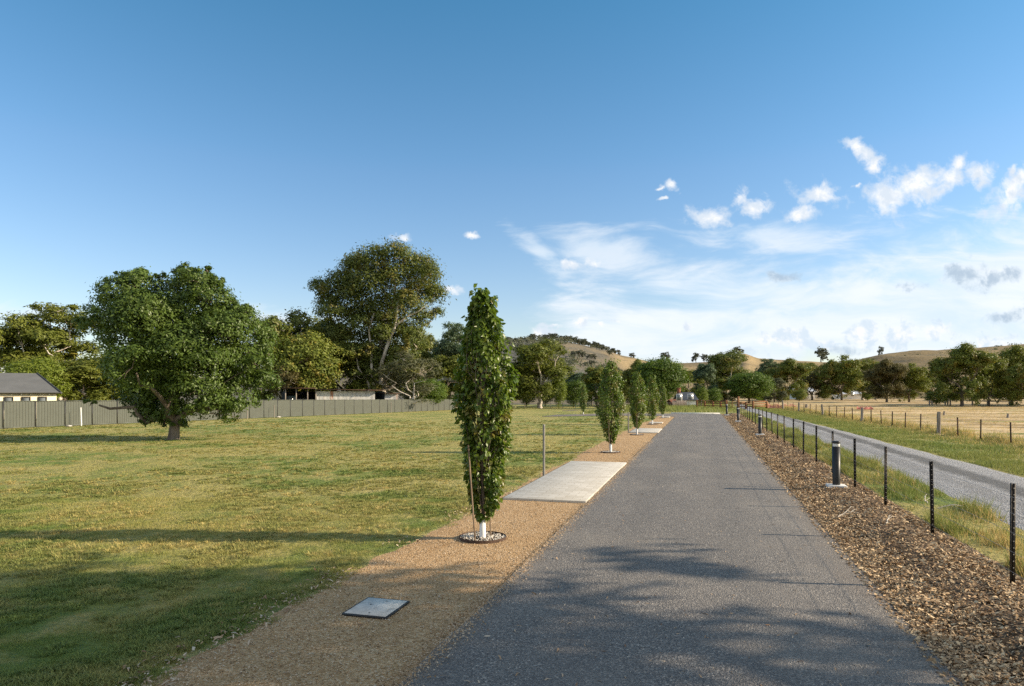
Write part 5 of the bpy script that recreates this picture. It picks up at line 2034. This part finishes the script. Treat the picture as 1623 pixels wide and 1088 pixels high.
tr0 = empty('parked_tractor', in_shed(PX(462), 2.0), 'faded blue tractor cab parked in the open bay of the tin shed', 'tractor', None, SA)
mb = MB()
mb.box((0, 0, .95), (2.3, 1.5, .6))
mb.box((1.5, 0, .95), (.9, .9, .5))
mb.build('body', M_BLUE, tr0)
mb = MB()
for sx in (-1, 1):
    for sy in (-.6, .6):
        mb.box((sx * .62, sy, 1.75), (.10, .10, 1.0))
mb.box((0, 0, 2.29), (1.5, 1.45, .08))
mb.build('cab_frame', M_BLUE, tr0)
mb = MB()
mb.box((0, -.6, 1.75), (1.12, .02, .95))
mb.build('window', M_GLASS, tr0)
for sx, r_ in ((-.7, .75), (1.4, .45)):
    for sy in (-.85, .85):
        mb = MB()
        an_s = np.linspace(0, 2 * np.pi, 17)
        mb.tube(np.stack([sx + (r_ - .15) * np.cos(an_s), sy + 0 * an_s, r_ + (r_ - .15) * np.sin(an_s)], -1), .16, 8, False)
        wh = mb.build('tyre', M_BLACK, tr0, True)
        mb = MB()
        mb.tube([(sx, sy - .05, r_), (sx, sy + .05, r_)], r_ - .2, 16)
        mb.build('rim', M_WHITE, wh)
# drum / pale crate beside it
mb = MB()
mb.box((0, 0, .0), (2.0, 1.2, 1.9))
for q in (-.7, 0, .7):
    mb.box((q, -.62, 0), (.08, .05, 1.9))
o = mb.build('storage_crate', M_STEEL)
o.location = in_shed(PX(481), 2.2)
o.location.z = shz + .95
o.rotation_euler = (0, 0, SA)
tag(o, 'pale grey slatted crate stored in the open bay of the tin shed', 'crate')


def cottage(name, x0, x1, Y, yeave, yridge, wallm, roofm, label, cat, depth=6.0, chimney=None, veranda=False, base=None, gable_right=False):
    xa, xb = (x0 - CX) / F * Y, (x1 - CX) / F * Y
    z0 = float(zg(np.array((xa + xb) / 2), np.array(Y)))
    root = empty(name, (xa, Y, z0), label, cat)
    w_ = xb - xa
    ze = CAM_H + (HOR - yeave) / F * Y - z0
    zr = CAM_H + (HOR - yridge) / F * (Y + depth / 2) - z0
    # walls with gable ends
    vs = [(0, 0, 0), (w_, 0, 0), (w_, depth, 0), (0, depth, 0), (0, 0, ze), (w_, 0, ze), (w_, depth, ze), (0, depth, ze), (0, depth / 2, zr - .05), (w_, depth / 2, zr - .05)]
    quadmesh('wall', vs, [[0, 1, 5, 4], [1, 2, 6, 9, 5], [2, 3, 7, 6], [3, 0, 4, 8, 7]], wallm, root)
    o_ = .35
    k_ = (zr - ze) / (depth / 2)
    th = .12
    rv = [(-o_, -o_, ze - o_ * k_), (w_ + o_, -o_, ze - o_ * k_), (w_ + o_, depth / 2, zr), (-o_, depth / 2, zr), (w_ + o_, depth + o_, ze - o_ * k_), (-o_, depth + o_, ze - o_ * k_)]
    up_ = [(x, y, z + th) for x, y, z in rv]
    rf_ = quadmesh('roof', rv + up_, [[6, 7, 8, 9], [9, 8, 10, 11], [3, 2, 1, 0], [5, 4, 2, 3], [0, 1, 7, 6], [4, 5, 11, 10], [1, 2, 8, 7], [2, 4, 10, 8], [3, 0, 6, 9], [5, 3, 9, 11]], roofm, root)
    if chimney:
        xc = (chimney - CX) / F * Y - xa
        mb = MB()
        mb.box((xc, depth / 2, zr + .1), (.5, .5, 1.3))
        mb.box((xc, depth / 2, zr + .8), (.62, .62, .14))
        mb.build('chimney', M_BRICK, rf_)
    for q in range(max(1, int(w_ / 3.2))):
        xw = (q + .5) * w_ / max(1, int(w_ / 3.2))
        mb = MB()
        mb.box((xw, -.02, 1.45), (.95, .08, 1.15))
        wn = mb.build('window', M_WHITE, root)
        mb = MB()
        mb.box((xw, -.055, 1.45), (.8, .03, 1.0))
        mb.build('pane', M_GLASS, wn)
    if veranda:
        mb = MB()
        mb.box((w_ / 2, -1.3, ze - .28), (w_ + .4, 2.2, .08))
        mb.build('verandah_roof', roofm, root)
        for q in np.linspace(.1, w_ - .1, 5):
            mb = MB()
            mb.box((q, -2.25, (ze - .32) / 2), (.16, .16, ze - .32))
            mb.build('verandah_post', M_WHITE, root)
    return root


cottage('cottage', 1085, 1103.5, 114, 634, 623, M_WHITE, M_SLATE, 'small white-walled cottage with a slate roof and chimney behind the timber fence', 'cottage', 6.5, chimney=1083.5)
cottage('brick_outhouse', 1069, 1084, 112, 640, 634.5, M_BRICK, M_BRICK, 'low red-brown outhouse left of the white cottage', 'outhouse', 5)
M_FHR = plain('pale_roof_iron', (0.50, 0.52, 0.55), 0.5, 0.3, 0.1)
cottage('farmhouse', 1262, 1292, 208, 620, 613, M_WHITE, M_FHR, 'pale farmhouse with a verandah among the dark gums beyond the paddock', 'house', 9, veranda=True)
cottage('pale_shed', 1336, 1366, 205, 625, 620.5, M_CONCW, M_FHR, 'low pale shed under the dark gum right of the farmhouse', 'shed', 7)
# weathered paling fence by the cottage
pfz = empty('paling_fence', (*at(1066, Y=108), 0), 'short grey paling fence in front of the low outhouse', 'fence')
ox, oy = at(1066, Y=108)
mb = MB()
for q in np.linspace(1066, 1088, 24):
    a0 = at(q, Y=108)
    mb.box((a0[0] - ox, 0, .5), (.075, .02, 1.0 + rng.normal(0, .03)))
mb.build('palings', M_WOOD, pfz)
mb = MB()
a0 = at(1077, Y=108)
for z_ in (.25, .8):
    mb.box((a0[0] - ox, .04, z_), (2.2, .05, .07))
mb.build('rail', M_WOOD, pfz)


# ------------------------------------------------------------------ bare sticks on the mulch
def stick(x, y, ln, an, lab, forks=2):
    X_, Y_ = at(x, y, z=.12)
    mb = MB()
    pts = wob((0, 0, 0), (ln * math.cos(an), ln * math.sin(an), .10), 7, .06)
    pts[:, 2] = np.abs(pts[:, 2]) + .01
    mb.tube(pts, np.linspace(.011, .005, 7), 6)
    for q in range(forks):
        a2 = an + rng.uniform(-.8, .8)
        p0 = pts[2 + q]
        mb.tube([p0, p0 + np.array([.16 * math.cos(a2), .16 * math.sin(a2), .05]), p0 + np.array([.3 * math.cos(a2), .3 * math.sin(a2), .03])], [.006, .004, .003], 5)
    o = mb.build('fallen_branch', M_DEAD, None, True)
    o.location = (X_, Y_, .14)
    tag(o, lab, 'branch', 'bleached branches on the mulch')


stick(1328, 822, .55, .5, 'longest bleached branch lying on the mulch below the nearest bollard')
stick(1404, 832, .30, .8, 'short bleached branch lying on the mulch between two pickets', 1)
stick(1470, 800, .35, 1.2, 'bleached forked branch in the grass behind the second picket', 2)
stick(1486, 808, .30, -.9, 'bleached crooked branch in the grass beside the forked one', 2)
print('scene built', len(bpy.data.objects))
